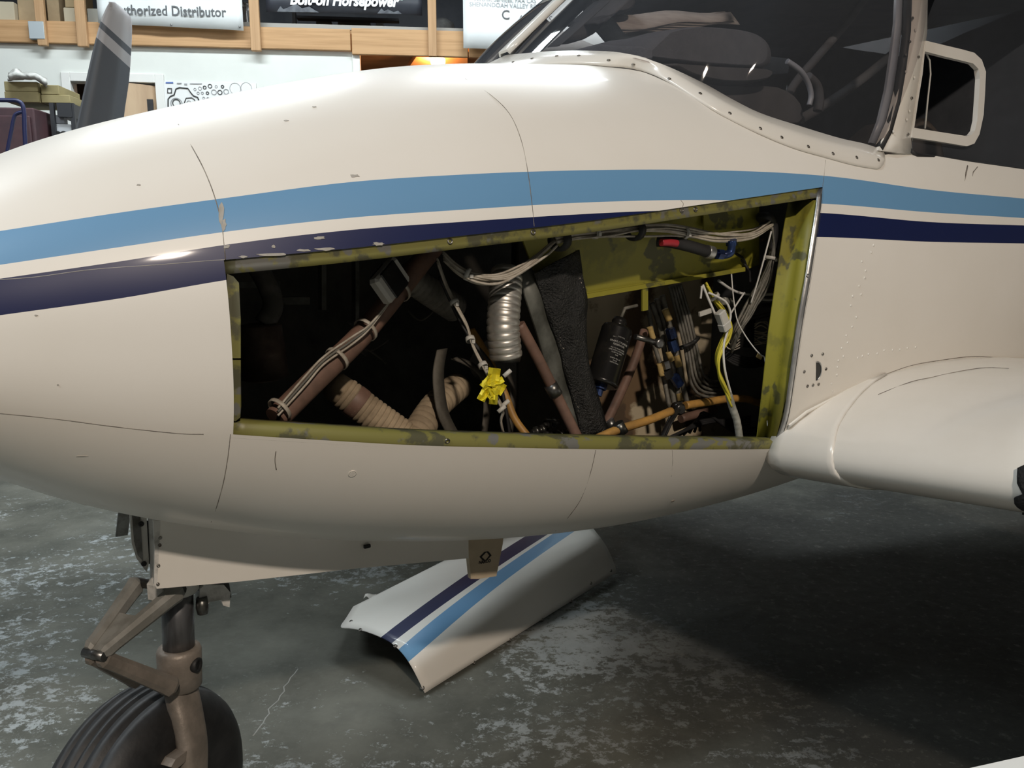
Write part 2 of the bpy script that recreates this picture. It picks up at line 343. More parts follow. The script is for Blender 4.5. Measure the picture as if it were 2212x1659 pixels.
# warm lamp burning in the side room
d = bpy.data.lights.new('side_room_bulb_light', 'POINT'); d.energy = 40; d.color = ORANGE; d.shadow_soft_size = .06
o = bpy.data.objects.new('side_room_bulb_light', d); o.location = pw(935, 132, -.55); col.objects.link(o)
p_ = pw(946, 132, -.5)
tag(MB().box(p_, (.14, .10, .07), WROT, .02).build('work_lamp', emit('lamp_glow', (1., .72, .45), 9)), 'glowing warm lamp in the side room under the mezzanine', 'lamp')
tag(MB().prism([pw(900, 122, -.6), pw(1010, 122, -.6), pw(1010, 165, -.9), pw(880, 150, -.9)], (0, 0, .05)).build('timber_brace', WOOD), 'reddish timber brace inside the side room', 'timber')
KN = [-0.80, -0.77, -0.70, -0.55, -0.35, -0.15, 0.1, 0.4, 0.8, 1.2, 1.7, 2.2, 3.0]
TB = dict(zt=[1.170, 1.205, 1.243, 1.296, 1.363, 1.454, 1.536, 1.615, 1.668, 1.701, 1.731, 1.756, 1.77],
          zb=[1.160, 1.120, 1.086, 1.048, .984, .874, .776, .699, .639, .621, .643, .674, .72],
          hw=[.01, .105, .19, .285, .367, .412, .457, .49, .516, .537, .552, .562, .565],
          nt=[2.2, 2.2, 2.2, 2.3, 2.329, 2.372, 2.416, 2.447, 2.41, 2.355, 2.311, 2.283, 2.28],
          nb=[2.2, 2.2, 2.2, 2.2, 2.22, 2.248, 2.298, 2.386, 2.439, 2.398, 2.335, 2.287, 2.28])
def curve1(K, V):
    n = len(K); h = [K[i + 1] - K[i] for i in range(n - 1)]; dl = [(V[i + 1] - V[i]) / h[i] for i in range(n - 1)]
    m = [dl[0]] + [(dl[i - 1] * h[i] + dl[i] * h[i - 1]) / (h[i] + h[i - 1]) for i in range(1, n - 1)] + [dl[-1]]
    def f(u):
        if u <= K[0]: return V[0] + m[0] * (u - K[0])
        if u >= K[-1]: return V[-1] + m[-1] * (u - K[-1])
        i = min(max(bisect_right(K, u) - 1, 0), n - 2); t = (u - K[i]) / h[i]
        return (2 * t ** 3 - 3 * t * t + 1) * V[i] + (t ** 3 - 2 * t * t + t) * h[i] * m[i] + (3 * t * t - 2 * t ** 3) * V[i + 1] + (t ** 3 - t * t) * h[i] * m[i + 1]
    return f
FT = {k: curve1(KN, v) for k, v in TB.items()}
def sec(u):
    u = min(max(u, -.8), 3.0); zt, zb = FT['zt'](u), FT['zb'](u)
    return (zt + zb) / 2, (zt - zb) / 2, FT['hw'](u), FT['nt'](u), FT['nb'](u)
CC = .14
def cen(u): t = max(0, min(1, u / .8)); return CC * t * t * (3 - 2 * t)     # lateral place of the centre line
def body(u, phi, off=0.0, side=-1):
    zm, h, hw, nt, nb = sec(u); c, s = math.cos(phi), math.sin(phi); n = nt if s >= 0 else nb
    p = Vector((u, side * (hw + off) * math.copysign(abs(c) ** (2 / n), c), zm + (h + off) * math.copysign(abs(s) ** (2 / n), s)))
    if side > 0: p.y += 2 * cen(u)
    return p
def inside(q):
    zm, h, hw, nt, nb = sec(q.x); n = nt if q.z > zm else nb
    y = -q.y if q.y < 0 else max(0, q.y - 2 * cen(q.x))
    return (y / hw) ** n + (abs(q.z - zm) / h) ** n - 1
def phi_at(u, w):   # parameter of the point at height w on the near side
    zm, h, hw, nt, nb = sec(u); t = max(-1, min(1, (w - zm) / h)); n = nt if t >= 0 else nb
    return math.asin(math.copysign(abs(t) ** (n / 2), t))
def skin(px, py, off=0.0):
    d = aray(px, py); best = (9, None); t = .7; hit = None
    while t < 3.6:
        f = inside(EYA + d * t)
        if f < 0: hit = t; break
        if f < best[0]: best = (f, t)
        t += .02
    if hit is None: q = EYA + d * best[1]
    else:
        a, b = hit - .02, hit
        for _ in range(22):
            m = (a + b) / 2
            if inside(EYA + d * m) < 0: b = m
            else: a = m
        q = EYA + d * b
    return q + nrm(q) * off if off else q
def nrm(q):
    e = 1e-3; f0 = inside(q)
    return Vector((inside(q + Vector((e, 0, 0))) - f0, inside(q + Vector((0, e, 0))) - f0, inside(q + Vector((0, 0, e))) - f0)).normalized()
def edge(pts):   # pixel polyline on the skin -> w(u)
    Q = sorted([tuple(skin(*p)) for p in pts]); return curve1([q[0] for q in Q], [q[2] for q in Q])
LT = edge([(0, 499), (250, 460.5), (500, 426), (750, 394), (1000, 377), (1250, 368), (1500, 367), (1783, 380), (2000, 409), (2212, 429)])
LB = edge([(0, 572), (250, 535), (500, 499), (750, 471), (1000, 453), (1250, 438), (1500, 432), (1780, 440), (2000, 458), (2212, 471)])
DT = edge([(0, 602), (250, 566), (500, 527), (750, 497.5), (1000, 479), (1250, 463), (1400, 456), (1775, 460), (2000, 479), (2212, 487)])
DB = edge([(0, 681), (250, 646), (488, 605), (800, 566), (1200, 529), (1768, 512), (2000, 522), (2212, 526)])
OT = edge([(490, 561), (750, 537), (1000, 509), (1250, 480), (1500, 444), (1777, 404)])      # bay opening, upper edge
OB = edge([(497, 938), (700, 951), (900, 962), (1100, 967), (1250, 970), (1450, 971), (1665, 970)])
RQ = sorted([tuple(skin(*p)) for p in ((1777, 404), (1764, 515), (1747, 624), (1729, 732), (1714, 837), (1700, 915), (1680, 965))], key=lambda q: q[2])
UR = curve1([q[2] for q in RQ], [q[0] for q in RQ])                                            # aft edge u(w)
UL, UR0 = 0.012, 1.15
def shift(u0, w):
    w = max(.80, min(1.45, w)); d = UR(w) - UR0
    if u0 <= UL: return 0
    if u0 <= UR0: g = (u0 - UL) / (UR0 - UL)
    else: g = max(0, 1 - (u0 - UR0) / .5)
    return d * g
plane = empty('twin_engine_airplane', ORG, PSI)
tag(plane, 'cream light airplane with two blue side stripes and an open equipment bay', 'airplane')

# windscreen base strip: lower edge on the skin, upper edge against the glass (centre line -> near side)
def on(px, py, v): return pv(px, py, v)
def top_z(p): zm, h, hw, nt, nb = sec(p.x); y = max(0, -p.y); p.z = zm + h * (1 - (y / hw) ** nt) ** (1 / nt); return p
WS_LO = [top_z(p) for p in (Vector((.79, CC, 0)), Vector((.79, .06, 0)), Vector((.793, -.01, 0)), on(1180, 132.5, -.085), on(1246, 133, -.15), on(1312, 139, -.205))] + [skin(*p) for p in ((1375, 152), (1436, 175), (1520, 227), (1569, 256), (1639, 291), (1712, 321), (1781, 341), (1844, 358), (1890, 366))]
WS_UP = [on(1092, 121, CC), on(1133, 117, .05), on(1190, 112.5, -.05), on(1262, 111.4, -.135), on(1345, 116.5, -.22), on(1428, 140, -.285), on(1520, 182, -.335), on(1579, 215, -.38), on(1642, 246, -.412), on(1728, 274, -.436), on(1811, 299, -.456), on(1865, 311, -.465), on(1898, 322, -.47)]
_a, _b = spline(WS_LO, 8), spline(WS_UP, 8)
def resample(P, n):
    L = [0]
    for i in range(1, len(P)): L.append(L[-1] + (P[i] - P[i - 1]).length)
    out = []
    for k in range(n):
        t = L[-1] * k / (n - 1); i = min(max(bisect_right(L, t) - 1, 0), len(P) - 2); f = (t - L[i]) / max(1e-9, L[i + 1] - L[i]); out.append(P[i].lerp(P[i + 1], f))
    return out
STRIP_LO, STRIP_UP = resample(_a, 60), resample(_b, 60)
cutc = [Vector((.815, 0, FT['zt'](.815)))]
for k in range(4, 60, 5):
    q = STRIP_LO[k].lerp(STRIP_UP[k], .45)
    if q.x > cutc[-1].x + .008: cutc.append(q)
SILL = [skin(1972, 331), skin(2100, 350), skin(2212, 366)]
cutc = [q for q in cutc if q.x < 1.42] + SILL + [Vector((3.0, -.52, SILL[-1].z - .05))]
cut_w = curve1([q.x for q in cutc], [q.z for q in cutc])
UC = cutc[0].x
def cut_edge(u): return 9 if u < UC else cut_w(u)

def grid_skin():
    us = [-.8, -.797, -.79, -.775, -.75, -.72]; u = -.69
    while u < UL - .005: us.append(u); u += .015
    nb = 74; us += [UL + (UR0 - UL) * i / nb for i in range(nb + 1)]; iL, iR = us.index(UL), len(us) - 1
    u = UR0 + .015
    while u < 3.0: us.append(u); u += .015 if u < 2.2 else .05
    A, B, C, J = 44, 26, 26, 16; N = A + B + C + 1
    V, att, idx, Fc = [], [], {}, []
    def vert(i, j, side):
        u0 = us[i]; u = u0
        for _ in range(3):
            ft = phi_at(u, OT(max(UL, min(1.25, u)))); fb = phi_at(u, OB(max(UL, min(1.25, u))))
            top = math.pi / 2
            if j <= A:
                d0 = top + (ft - top) * J / A; g = max(0, min(1, (u - .35) / (UC - .35))); g = g * g * (3 - 2 * g)
                pj = d0 + (top - d0) * g if u < UC else phi_at(u, min(cut_w(u), FT['zt'](u)))
                ph = top + (pj - top) * j / J if j <= J else pj + (ft - pj) * (j - J) / (A - J)
            elif j <= A + B: ph = ft + (fb - ft) * (j - A) / B
            else: ph = fb + (-math.pi / 2 - fb) * (j - A - B) / C
            p = body(u, ph, 0, side); u = u0 + shift(u0, p.z)
        return body(u, ph, 0, side)
    for side in (-1, 1):
        for i in range(len(us)):
            col_ = [vert(i, j, side) for j in range(N)]
            for j in range(N):
                idx[(side, i, j)] = len(V); V.append(col_[j])
        for i in range(len(us) - 1):
            for j in range(N - 1):
                if side == -1 and iL <= i < iR and A <= j < A + B: continue
                q = [idx[(side, i, j)], idx[(side, i + 1, j)], idx[(side, i + 1, j + 1)], idx[(side, i, j + 1)]]
                cen = sum((V[k] for k in q), Vector()) / 4
                if us[i] >= UC and j < J: continue
                Fc.append(q if side == -1 else q[::-1])
    for i in range(len(us) - 1):
        if us[i] < UC: Fc.append([idx[(-1, i, 0)], idx[(1, i, 0)], idx[(1, i + 1, 0)], idx[(-1, i + 1, 0)]])
        Fc.append([idx[(-1, i, N - 1)], idx[(-1, i + 1, N - 1)], idx[(1, i + 1, N - 1)], idx[(1, i, N - 1)]])
    me = bpy.data.meshes.new('fuselage_skin'); me.from_pydata(V, [], Fc); me.polygons.foreach_set('use_smooth', [True] * len(Fc))
    bm = bmesh.new(); bm.from_mesh(me); bmesh.ops.remove_doubles(bm, verts=bm.verts, dist=1e-5); bmesh.ops.recalc_face_normals(bm, faces=bm.faces)
    bm.to_mesh(me); bm.free()
    ls = me.attributes.new('light_stripe', 'FLOAT', 'POINT'); ds = me.attributes.new('dark_stripe', 'FLOAT', 'POINT')
    for k, v in enumerate(me.vertices):
        u, w = v.co.x, v.co.z
        ls.data[k].value = min(LT(u) - w, w - LB(u)); ds.data[k].value = min(DT(u) - w, w - DB(u))
    return put('fuselage_skin', me, PAINT, plane)
fus = grid_skin(); fus['label'] = 'cream fuselage skin with light blue and navy stripes'
def liner():
    m = MB(); rows = []
    for i in range(48):
        u = -.45 + i * (3.3 / 47); rows.append([body(u, -math.pi / 2 + math.pi * k / 28, -.012, -1) if k <= 28 else body(u, math.pi / 2 - math.pi * (k - 28) / 28, -.012, 1) for k in range(56)])
    n = 56; m.add([p for r in rows for p in r], [], True)
    for i in range(len(rows) - 1):
        for j in range(n):
            a, b = rows[i][j], rows[i + 1][(j + 1) % n]; c = (a + b) / 2
            if c.y < 0 and UL - .035 < c.x < 1.25 and OB(max(UL, min(1.2, c.x))) - .02 < c.z < OT(max(UL, min(1.2, c.x))) + .02: continue
            if c.z > cut_edge(c.x) - .02 : continue
            m.f.append((i * n + j, i * n + (j + 1) % n, (i + 1) * n + (j + 1) % n, (i + 1) * n + j)); m.sm.append(True)
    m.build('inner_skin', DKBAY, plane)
liner()
# panel seams, drawn as shallow dirty joints
def seam(pts, r=.0007, name='panel_seam', m=None, sub=5):
    q = spline([skin(*p) for p in pts], sub)
    return MB().tube([p - nrm(p) * .0002 for p in q], r, 5).build(name, m or SEAM, fus)
seam([(385, 268), (415, 318), (440, 365), (462, 420), (478, 480), (485, 540), (487, 561)])
seam([(498, 938), (492, 990), (482, 1045), (468, 1095), (456, 1128)])
seam([(1005, 170), (1060, 205), (1100, 245), (1125, 300), (1140, 370), (1148, 430), (1154, 489)])
seam([(1287, 972), (1276, 1020), (1255, 1078), (1228, 1117), (1200, 1147)])
seam([(1783, 346), (1780, 380), (1777, 403)], .0006)
seam([(0, 893), (120, 905), (250, 922), (380, 936), (440, 938)], .0007)
seam([(596, 975), (594, 995), (597, 1015)], .0008)
seam([(1452, 972), (1453, 1000), (1450, 1030)], .0004)
seam([(1470, 432), (1476, 440), (1474, 447)], .0006)

# ---------------------------------------------------------------- equipment bay: edge flanges, structure, hoses, wires
def pxm(p):   # metres per photo pixel at a point of the aeroplane frame
    d = to_w(p) - EYE; return (d.y * ct - d.z * st) / FPX
def path(pts, sub=6): return spline([pv(*p) for p in pts], sub)
def hose(name, pts, rpx, m, parent=None, n=10, sub=6, rib=0, amp=.12):
    """round hose or tube through (px, py, v) points; rib > 0 gives that many corrugations"""
    q = path(pts, sub); r = rpx * pxm(q[len(q) // 2]); b = MB()
    if not rib: b.tube(q, r, n)
    else:
        q = resample(q, rib * 6 + 1); b.tube(q, [r * (1 + amp * (0, .75, .95, 1, .95, .75)[k % 6] - amp * .5) for k in range(len(q))], n)
    return b.build(name, m, parent or plane)
def slab(name, pts, th, m, parent=None, d=None):
    """flat plate outlined by (px, py, v) points, thickness th going inward"""
    return MB().prism([pv(*p) for p in pts], d or (0, th, 0)).build(name, m, parent or plane)
REDTUBE = mat('primer_red_tube', (.215, .125, .092), .55, c2=(.105, .066, .05), scale=20, lo=.35, hi=.7)
TANHOSE = mat('tan_duct_cloth', (.42, .33, .22), .8, c2=(.26, .20, .13), scale=14)
GREYHOSE = mat('grey_duct_cloth', (.24, .23, .205), .8, c2=(.14, .135, .12), scale=18)
ORANGE_T = mat('orange_coated_tube', (.50, .27, .065), .5, c2=(.34, .19, .055), scale=30)
GREYTUBE = mat('dusty_aluminium_line', (.22, .21, .185), .6, .2, c2=(.13, .125, .10), scale=40)
YBAND = mat('yellow_band', (.55, .40, .16), .7, c2=(.40, .28, .10), scale=60)
WIRE = mat('off_white_wire', (.50, .46, .39), .5, c2=(.36, .32, .26), scale=60)
WHITEW = mat('white_wire', (.72, .72, .70), .45)
YELW = mat('yellow_wire', (.62, .55, .05), .45)
YTAPE = mat('yellow_tape', (.80, .70, .03), .5, c2=(.68, .58, .02), scale=30)
BLUEF = mat('blue_anodised_fitting', (.035, .07, .20), .3, .6, c2=(.02, .03, .08), scale=60)
REDSL = mat('red_sleeve', (.42, .025, .04), .5)
STAIN = flaked('oil_stained_panel', (.46, .39, .27), (.15, .095, .05), (.08, .052, .03), 5.5, 11, .6)
QUILT = mat('black_insulation', (.014, .015, .015), .45, c2=(.024, .025, .025), scale=40, bump=.8, bscale=260)
GREYM = mat('grey_green_sheet', (.17, .175, .155), .5, .2, c2=(.06, .062, .052), scale=10)
DUCT = mat('aluminium_duct', (.66, .64, .59), .42, .8, c2=(.52, .50, .46), scale=30)
PLASTW = mat('white_nylon', (.55, .54, .50), .4)
SHEATH = mat('grey_sheath', (.38, .38, .34), .6, c2=(.24, .24, .21), scale=40)
BKTEXT = mat('white_ink', (.40, .40, .38), .6)
STRAPM = mat('strap_webbing', (.070, .062, .050), .7, c2=(.11, .10, .08), scale=30)
BOXBLK = mat('black_enamel', (.012, .012, .012), .25, c2=(.03, .027, .024), scale=25, lo=.5, hi=.8)
# flanges around the opening
def flange(fn, n, th, name, m, label=None):
    rows = [fn(k / (n - 1)) for k in range(n)]; o = MB().sheet(rows, th).build(name, m, plane)
    if label: o['label'] = label
    return o
def topf(t):
    u = UL - .002 + (UR(1.40) - UL) * t; w = OT(u); return [body(u, phi_at(u, w + .006), -.0015), body(u, phi_at(u, w), -.0035), body(u, phi_at(u, w - .010), -.005), body(u, phi_at(u, w - .0175), -.006)]
flange(topf, 60, .0015, 'upper_flange', ZINCW, 'worn yellow-green flange along the bay top')
def botf(t):
    u = UL - .002 + (UR(.86) - UL + .01) * t; w = OB(min(u, 1.15)); a = body(u, phi_at(u, w + .0135), -.006)
    return [body(u, phi_at(u, w - .006), -.0015), body(u, phi_at(u, w), -.0035), a, a + Vector((0, .010, .0035)), a + Vector((0, .045, .001))]
flange(botf, 60, .0015, 'lower_flange', ZINCW, 'worn yellow-green flange along the bay bottom')
def rearf(t):
    w = .872 + (1.405 - .872) * t; u = UR(w) + .003; return [body(u, phi_at(u, w), -.0012), body(u - .006, phi_at(u, w), -.0035), body(u - .014, phi_at(u, w), -.006)]
flange(rearf, 30, .0015, 'rear_flange', ALU, 'bare metal flange down the rear bay edge')
for poly in (((491, 590), (505, 596), (517, 610), (521, 690), (521, 775), (495, 775)), ((496, 779), (521, 779), (522, 880), (520, 905), (509, 914), (499, 912))):
    o = MB().prism([skin(x, y, -.005) for x, y in poly], (0, .002, 0)).build('front_flange', ZINCW, plane)
# rear frame web (green) with corner gusset
RIN = [(1724, 432), (1712, 500), (1697, 600), (1680, 720), (1668, 830), (1654, 948)]
rows = []
for x, y in RIN:
    q = pu(x, y, UR0 - .005); w = max(.88, min(1.40, q.z)); u = UR(w) - .008; q = pu(x, y, u + .01); e = body(u, phi_at(u, q.z), -.006); rows.append([e, e.lerp(q, .45) + Vector((-.006, 0, 0)), q, q + Vector((-.025, .004, 0))])
MB().sheet(rows, .002).build('rear_frame_web', ZINC, plane)['label'] = 'yellow-green primed frame at the rear of the bay'
slab('corner_gusset', [(1654, 948, -.425), (1700, 886, -.455), (1700, 900, -.458), (1664, 955, -.432)], .004, ZINC)
slab('rear_bracket', [(1718, 432, -.40), (1736, 430, -.42), (1742, 470, -.42), (1736, 480, -.42), (1724, 452, -.41)], .004, ZINC)
for x, y in ((1737, 538), (1731, 634)):
    q = pv(x, y, -.43)
    MB().lathe(q, (1, -.25, 0), [(-.012, .010), (-.012, .016), (-.004, .019), (.004, .019), (.010, .016), (.010, .010)], 20).build('rubber_grommet', BLACK, plane)
# nut plates / screw holes in the flanges
for x, y, o_ in ((974, 520, 0), (1154, 500, 0), (1475, 453, 0), (1505, 451, 0), (968, 955, 0), (508, 752, -.004), (508, 742, -.004), (1748, 596, 0), (1720, 803, 0), (1705, 897, 0)):
    q = skin(x, y, -.003 + o_); MB().lathe(q, nrm(q), [(-.003, .0045), (.0008, .0045), (.001, .0028), (-.002, .0026)], 12, cap=False).build('nut_plate', SCREW, plane)
# dark bay structure: firewall, keel, far webs
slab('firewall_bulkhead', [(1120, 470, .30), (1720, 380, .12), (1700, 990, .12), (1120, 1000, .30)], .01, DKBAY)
slab('stained_insulation_panel', [(1255, 640, -.10), (1470, 575, -.16), (1640, 540, -.20), (1640, 980, -.20), (1440, 980, -.16), (1262, 975, -.10)], .008, STAIN)['label'] = 'brown oil-stained insulation panel at the back of the bay'
for k, (x, y, wd, ht) in enumerate(((560, 615, 90, 14), (640, 650, 60, 16), (700, 610, 10, 120), (772, 620, 8, 150))):
    slab('bay_stringer', [(x - wd / 2, y - ht / 2, .1), (x + wd / 2, y - ht / 2, .1), (x + wd / 2, y + ht / 2, .1), (x - wd / 2, y + ht / 2, .1)], .02, GREYM)
# upper yellow-green shelf with folded lip and bracket
sh = slab('footwell_panel', [(1130, 520, -.34), (1300, 492, -.36), (1480, 462, -.38), (1640, 440, -.40), (1640, 572, -.36), (1610, 583, -.36), (1450, 612, -.35), (1268, 641, -.34), (1175, 640, -.33)], .004, ZINC)
sh['label'] = 'yellow-green primed footwell panel in the bay'
MB().prism([pv(*p) for p in ((1268, 635, -.345), (1610, 577, -.365), (1610, 586, -.368), (1268, 645, -.348))], (0, .006, 0)).build('folded_lip', ZINC, sh)
slab('hanging_bracket', [(1388, 618, -.352), (1400, 616, -.352), (1400, 670, -.352), (1388, 672, -.352)], .004, ZINC, sh)
slab('upper_channel', [(1520, 462, -.39), (1632, 447, -.40), (1632, 492, -.40), (1520, 498, -.39)], .003, ZINC)
# grey-green sheet and black quilted insulation hanging in the middle of the bay
gs = [[pv(1122, 585, -.375), pv(1156, 585, -.365)], [pv(1132, 640, -.375), pv(1180, 650, -.365)], [pv(1158, 720, -.375), pv(1208, 730, -.365)], [pv(1180, 800, -.375), pv(1232, 830, -.365)], [pv(1212, 880, -.375), pv(1256, 900, -.365)], [pv(1238, 948, -.375), pv(1282, 948, -.365)]]
MB().sheet(gs, .003).build('grey_sheet_baffle', GREYM, plane)
L_ = [(1152, 590), (1168, 640), (1186, 690), (1206, 750), (1222, 810), (1238, 870), (1256, 945)]; R_ = [(1248, 540), (1258, 600), (1266, 650), (1264, 690), (1268, 780), (1292, 862), (1312, 938)]
rows = []
for (a, b), (c, d) in zip(L_, R_):
    rows.append([pv(a + (c - a) * t, b + (d - b) * t, -.372 - .008 * math.sin(math.pi * t) + .006 * math.sin(t * 9 + b * .05)) for t in [k / 8 for k in range(9)]])
rows = [[Vector(p) for p in r] for r in zip(*[spline(list(c), 4) for c in zip(*rows)])]
qo = MB().sheet(rows, .004).build('black_insulation_sheet', QUILT, plane); qo['label'] = 'black quilted insulation sheet with stitched edge'
st_b = MB()
for edge_i in (0, -1):
    e = resample([r[edge_i] for r in rows], 46)
    for k in range(45):
        d = (e[k + 1] - e[k]); p = e[k] + Vector((.006 * (1 if edge_i == 0 else -1), -.001, 0)); st_b.tube([p, p + d * .5 + Vector((random.uniform(-.004, .004), -.002, 0))], .0008, 4)
st_b.build('edge_stitching', WIRE, qo)
# ducts
hose('corrugated_metal_duct', [(1096, 585, -.35), (1090, 650, -.37), (1087, 710, -.38), (1093, 772, -.38)], 35, DUCT, n=32, sub=8, rib=14, amp=.07)['label'] = 'silver corrugated metal air duct'
b = MB(); q = pv(1093, 772, -.38); b.lathe(q, (0, .02, -1), [(-.002, 33 * pxm(q)), (.006, 31 * pxm(q)), (.006, 28 * pxm(q)), (-.02, 27 * pxm(q))], 24, cap=False); b.build('duct_collar', STEEL, plane)
hose('cloth_air_duct', [(742, 848, -.24), (800, 892, -.26), (862, 936, -.28), (900, 965, -.30)], 34, TANHOSE, n=20, rib=17, amp=.12)
hose('cloth_air_duct', [(992, 832, -.20), (942, 876, -.24), (905, 930, -.28), (885, 965, -.30)], 31, TANHOSE, n=20, rib=15, amp=.12)
hose('cloth_air_duct', [(868, 588, -.22), (925, 628, -.22), (985, 668, -.20)], 30, GREYHOSE, n=20, rib=13, amp=.12)
q = pv(742, 848, -.24); a = (pv(800, 892, -.26) - q).normalized(); MB().lathe(q, a, [(.018, 36 * pxm(q)), (.022, 37 * pxm(q)), (.034, 37 * pxm(q)), (.038, 36 * pxm(q))], 20, cap=False).build('hose_clamp', REDTUBE, plane)
MB().lathe(q, a, [(-.03, 22 * pxm(q)), (-.02, 32 * pxm(q)), (.004, 34 * pxm(q))], 20).build('duct_mouth', TANHOSE, plane)
hose('dark_intake_hose', [(545, 560, -.02), (575, 610, -.04), (590, 660, -.05), (570, 700, -.05)], 22, GREYHOSE, n=16)
q = pv(560, 700, -.05); MB().lathe(q, (.05, 0, -1), [(0, .03), (.004, .040), (.05, .042), (.054, .044), (.06, .042), (.10, .044), (.105, .03)], 24).build('oxygen_canister', mat('dull_brown_metal', (.17, .12, .095), .5, .2, c2=(.27, .21, .165), scale=20), plane)
# structural tubes
T1 = hose('red_brown_structural_tube', [(596, 905, -.36), (690, 812, -.33), (775, 730, -.30), (860, 628, -.27), (940, 528, -.24)], 25, REDTUBE, n=16)
hose('red_brown_structural_tube', [(1122, 700, -.385), (1160, 770, -.39), (1205, 860, -.40), (1250, 950, -.41)], 12, REDTUBE, n=12)
hose('red_brown_structural_tube', [(1392, 715, -.22), (1370, 780, -.24), (1340, 850, -.26), (1308, 918, -.28)], 10, REDTUBE, n=12)
hose('red_brown_structural_tube', [(1548, 862, -.22), (1600, 845, -.22), (1662, 828, -.22)], 15, REDTUBE, n=12)
hose('red_brown_structural_tube', [(1470, 905, -.2), (1530, 888, -.2), (1585, 880, -.2)], 9, REDTUBE, n=12)
hose('orange_tube', [(1018, 712, -.22), (1050, 765, -.25), (1090, 850, -.30), (1112, 905, -.33), (1146, 950, -.36)], 8.5, ORANGE_T)
hose('orange_tube', [(1275, 955, -.40), (1330, 930, -.40), (1400, 908, -.39), (1450, 888, -.38)], 9.5, ORANGE_T)
hose('orange_tube', [(1480, 876, -.36), (1530, 868, -.36), (1570, 862, -.36), (1612, 862, -.35), (1645, 872, -.34)], 8.5, ORANGE_T)
for x, y, v, wd in ((1195, 842, -.398, 12), (1320, 918, -.29, 9), (1340, 925, -.40, 10)):
    q = pv(x, y, v); MB().lathe(q, (.4, -.2, -.8), [(-.012, wd * 1.3 * pxm(q)), (.012, wd * 1.3 * pxm(q))], 12).build('tube_clamp', STEEL, plane)
# label box strapped to the big tube
q = pv(842, 606, -.315); ax = (pv(880, 560, -.29) - q).normalized(); rt = Matrix((ax, Vector((0, 1, 0)).cross(ax).normalized() * -1, (ax.cross(Vector((0, 1, 0)).cross(ax) * -1)).normalized())).transposed()
bx = MB().box(q, (.072, .050, .022), rt, .005).build('relay_box', PLASTW, plane); MB().box(q + rt @ Vector((0, 0, .0115)), (.044, .050, .004), rt, .002).build('relay_plate', BOXBLK, bx); MB().box(q - rt @ Vector((0, 0, .0115)), (.044, .050, .004), rt, .002).build('relay_plate', BOXBLK, bx)
# wires ------------------------------------------------------------
def bundle(name, pts, n, spread, rpx, m, ties=(), wob=1.0, seed=1, parent_m=None, sub=6):
    rnd = random.Random(seed); q = resample(path(pts, sub), 6 * len(pts)); k = pxm(q[len(q) // 2]); tbs = []
    for t in ties:
        tb = MB(); tbs.append(tb)
        i = int(t * (len(q) - 1)); d = (q[min(i + 1, len(q) - 1)] - q[max(i - 1, 0)]).normalized(); R0 = spread * k * .75 + rpx * k
        tb.lathe(q[i], d, [(-.0035, R0), (-.0035, R0 + .0015), (.0035, R0 + .0015), (.0035, R0)], 12, cap=False); tb.box(q[i] + Vector((0, -R0 - .002, -.003)), (.006, .005, .006))
    if not tbs: tbs = [MB().lathe(q[0], (q[1] - q[0]).normalized(), [(-.003, rpx * k), (.003, rpx * k * 1.2)], 8)]
    root = tbs[0].build(name, parent_m or PLASTW, plane)
    for tb in tbs[1:]: tb.build('cable_tie', PLASTW, root)
    for w in range(n):
        a = rnd.uniform(0, 6.28); rr = spread * k * math.sqrt(rnd.random()); tw = rnd.uniform(-1.5, 1.5)
        P = []
        for i, p in enumerate(q):
            t = i / (len(q) - 1); an = a + tw * t * 3; s_ = rr * (1 + .35 * math.sin(t * 11 + a) * wob)
            P.append(p + Vector((math.cos(an) * s_ * .5, math.sin(an + 1) * s_ * .7 - .0015, math.sin(an) * s_)))
        MB().tube(P, rpx * k * rnd.uniform(.85, 1.1), 6).build('wire', m, root)
    return root
bundle('white_wire_bundle', [(958, 556, -.36), (985, 580, -.38), (1025, 597, -.40), (1080, 600, -.42), (1130, 578, -.43), (1170, 545, -.43), (1200, 518, -.43)], 8, 12, 3.0, WIRE, (.22,), seed=3)
bundle('white_wire_bundle', [(1200, 516, -.43), (1250, 506, -.43), (1320, 500, -.43), (1370, 496, -.43), (1440, 498, -.43), (1490, 506, -.43), (1550, 515, -.44), (1620, 510, -.44), (1655, 492, -.44), (1668, 484, -.43)], 10, 12, 2.4, WIRE, (.16, .55), seed=5)
for x, y in ((1209, 518), (1371, 497)):
    q = pv(x, y, -.43); MB().lathe(q, (1, .4, 0), [(-.008, .013), (-.008, .020), (.008, .020), (.008, .013), (-.008, .013)], 16, cap=False).build('cushion_clamp', BLACK, plane)
bundle('hanging_wire_bundle', [(945, 568, -.30), (962, 615, -.31), (985, 660, -.33), (1008, 705, -.35), (1018, 740, -.37), (1035, 775, -.39), (1052, 805, -.41)], 6, 8, 2.6, WIRE, (.35, .7, .95), seed=8)
bundle('black_wire_bundle', [(950, 600, -.28), (985, 680, -.29), (1015, 735, -.31), (1060, 790, -.33), (1085, 850, -.35), (1100, 940, -.36)], 3, 7, 3.2, BLACK, (), seed=9, parent_m=BLACK)
bundle('tail_wire_bundle', [(1062, 845, -.41), (1078, 868, -.41), (1085, 885, -.40), (1080, 905, -.39), (1090, 945, -.37)], 5, 8, 2.4, WIRE, (), seed=12)
rnd = random.Random(4)
yt = MB()
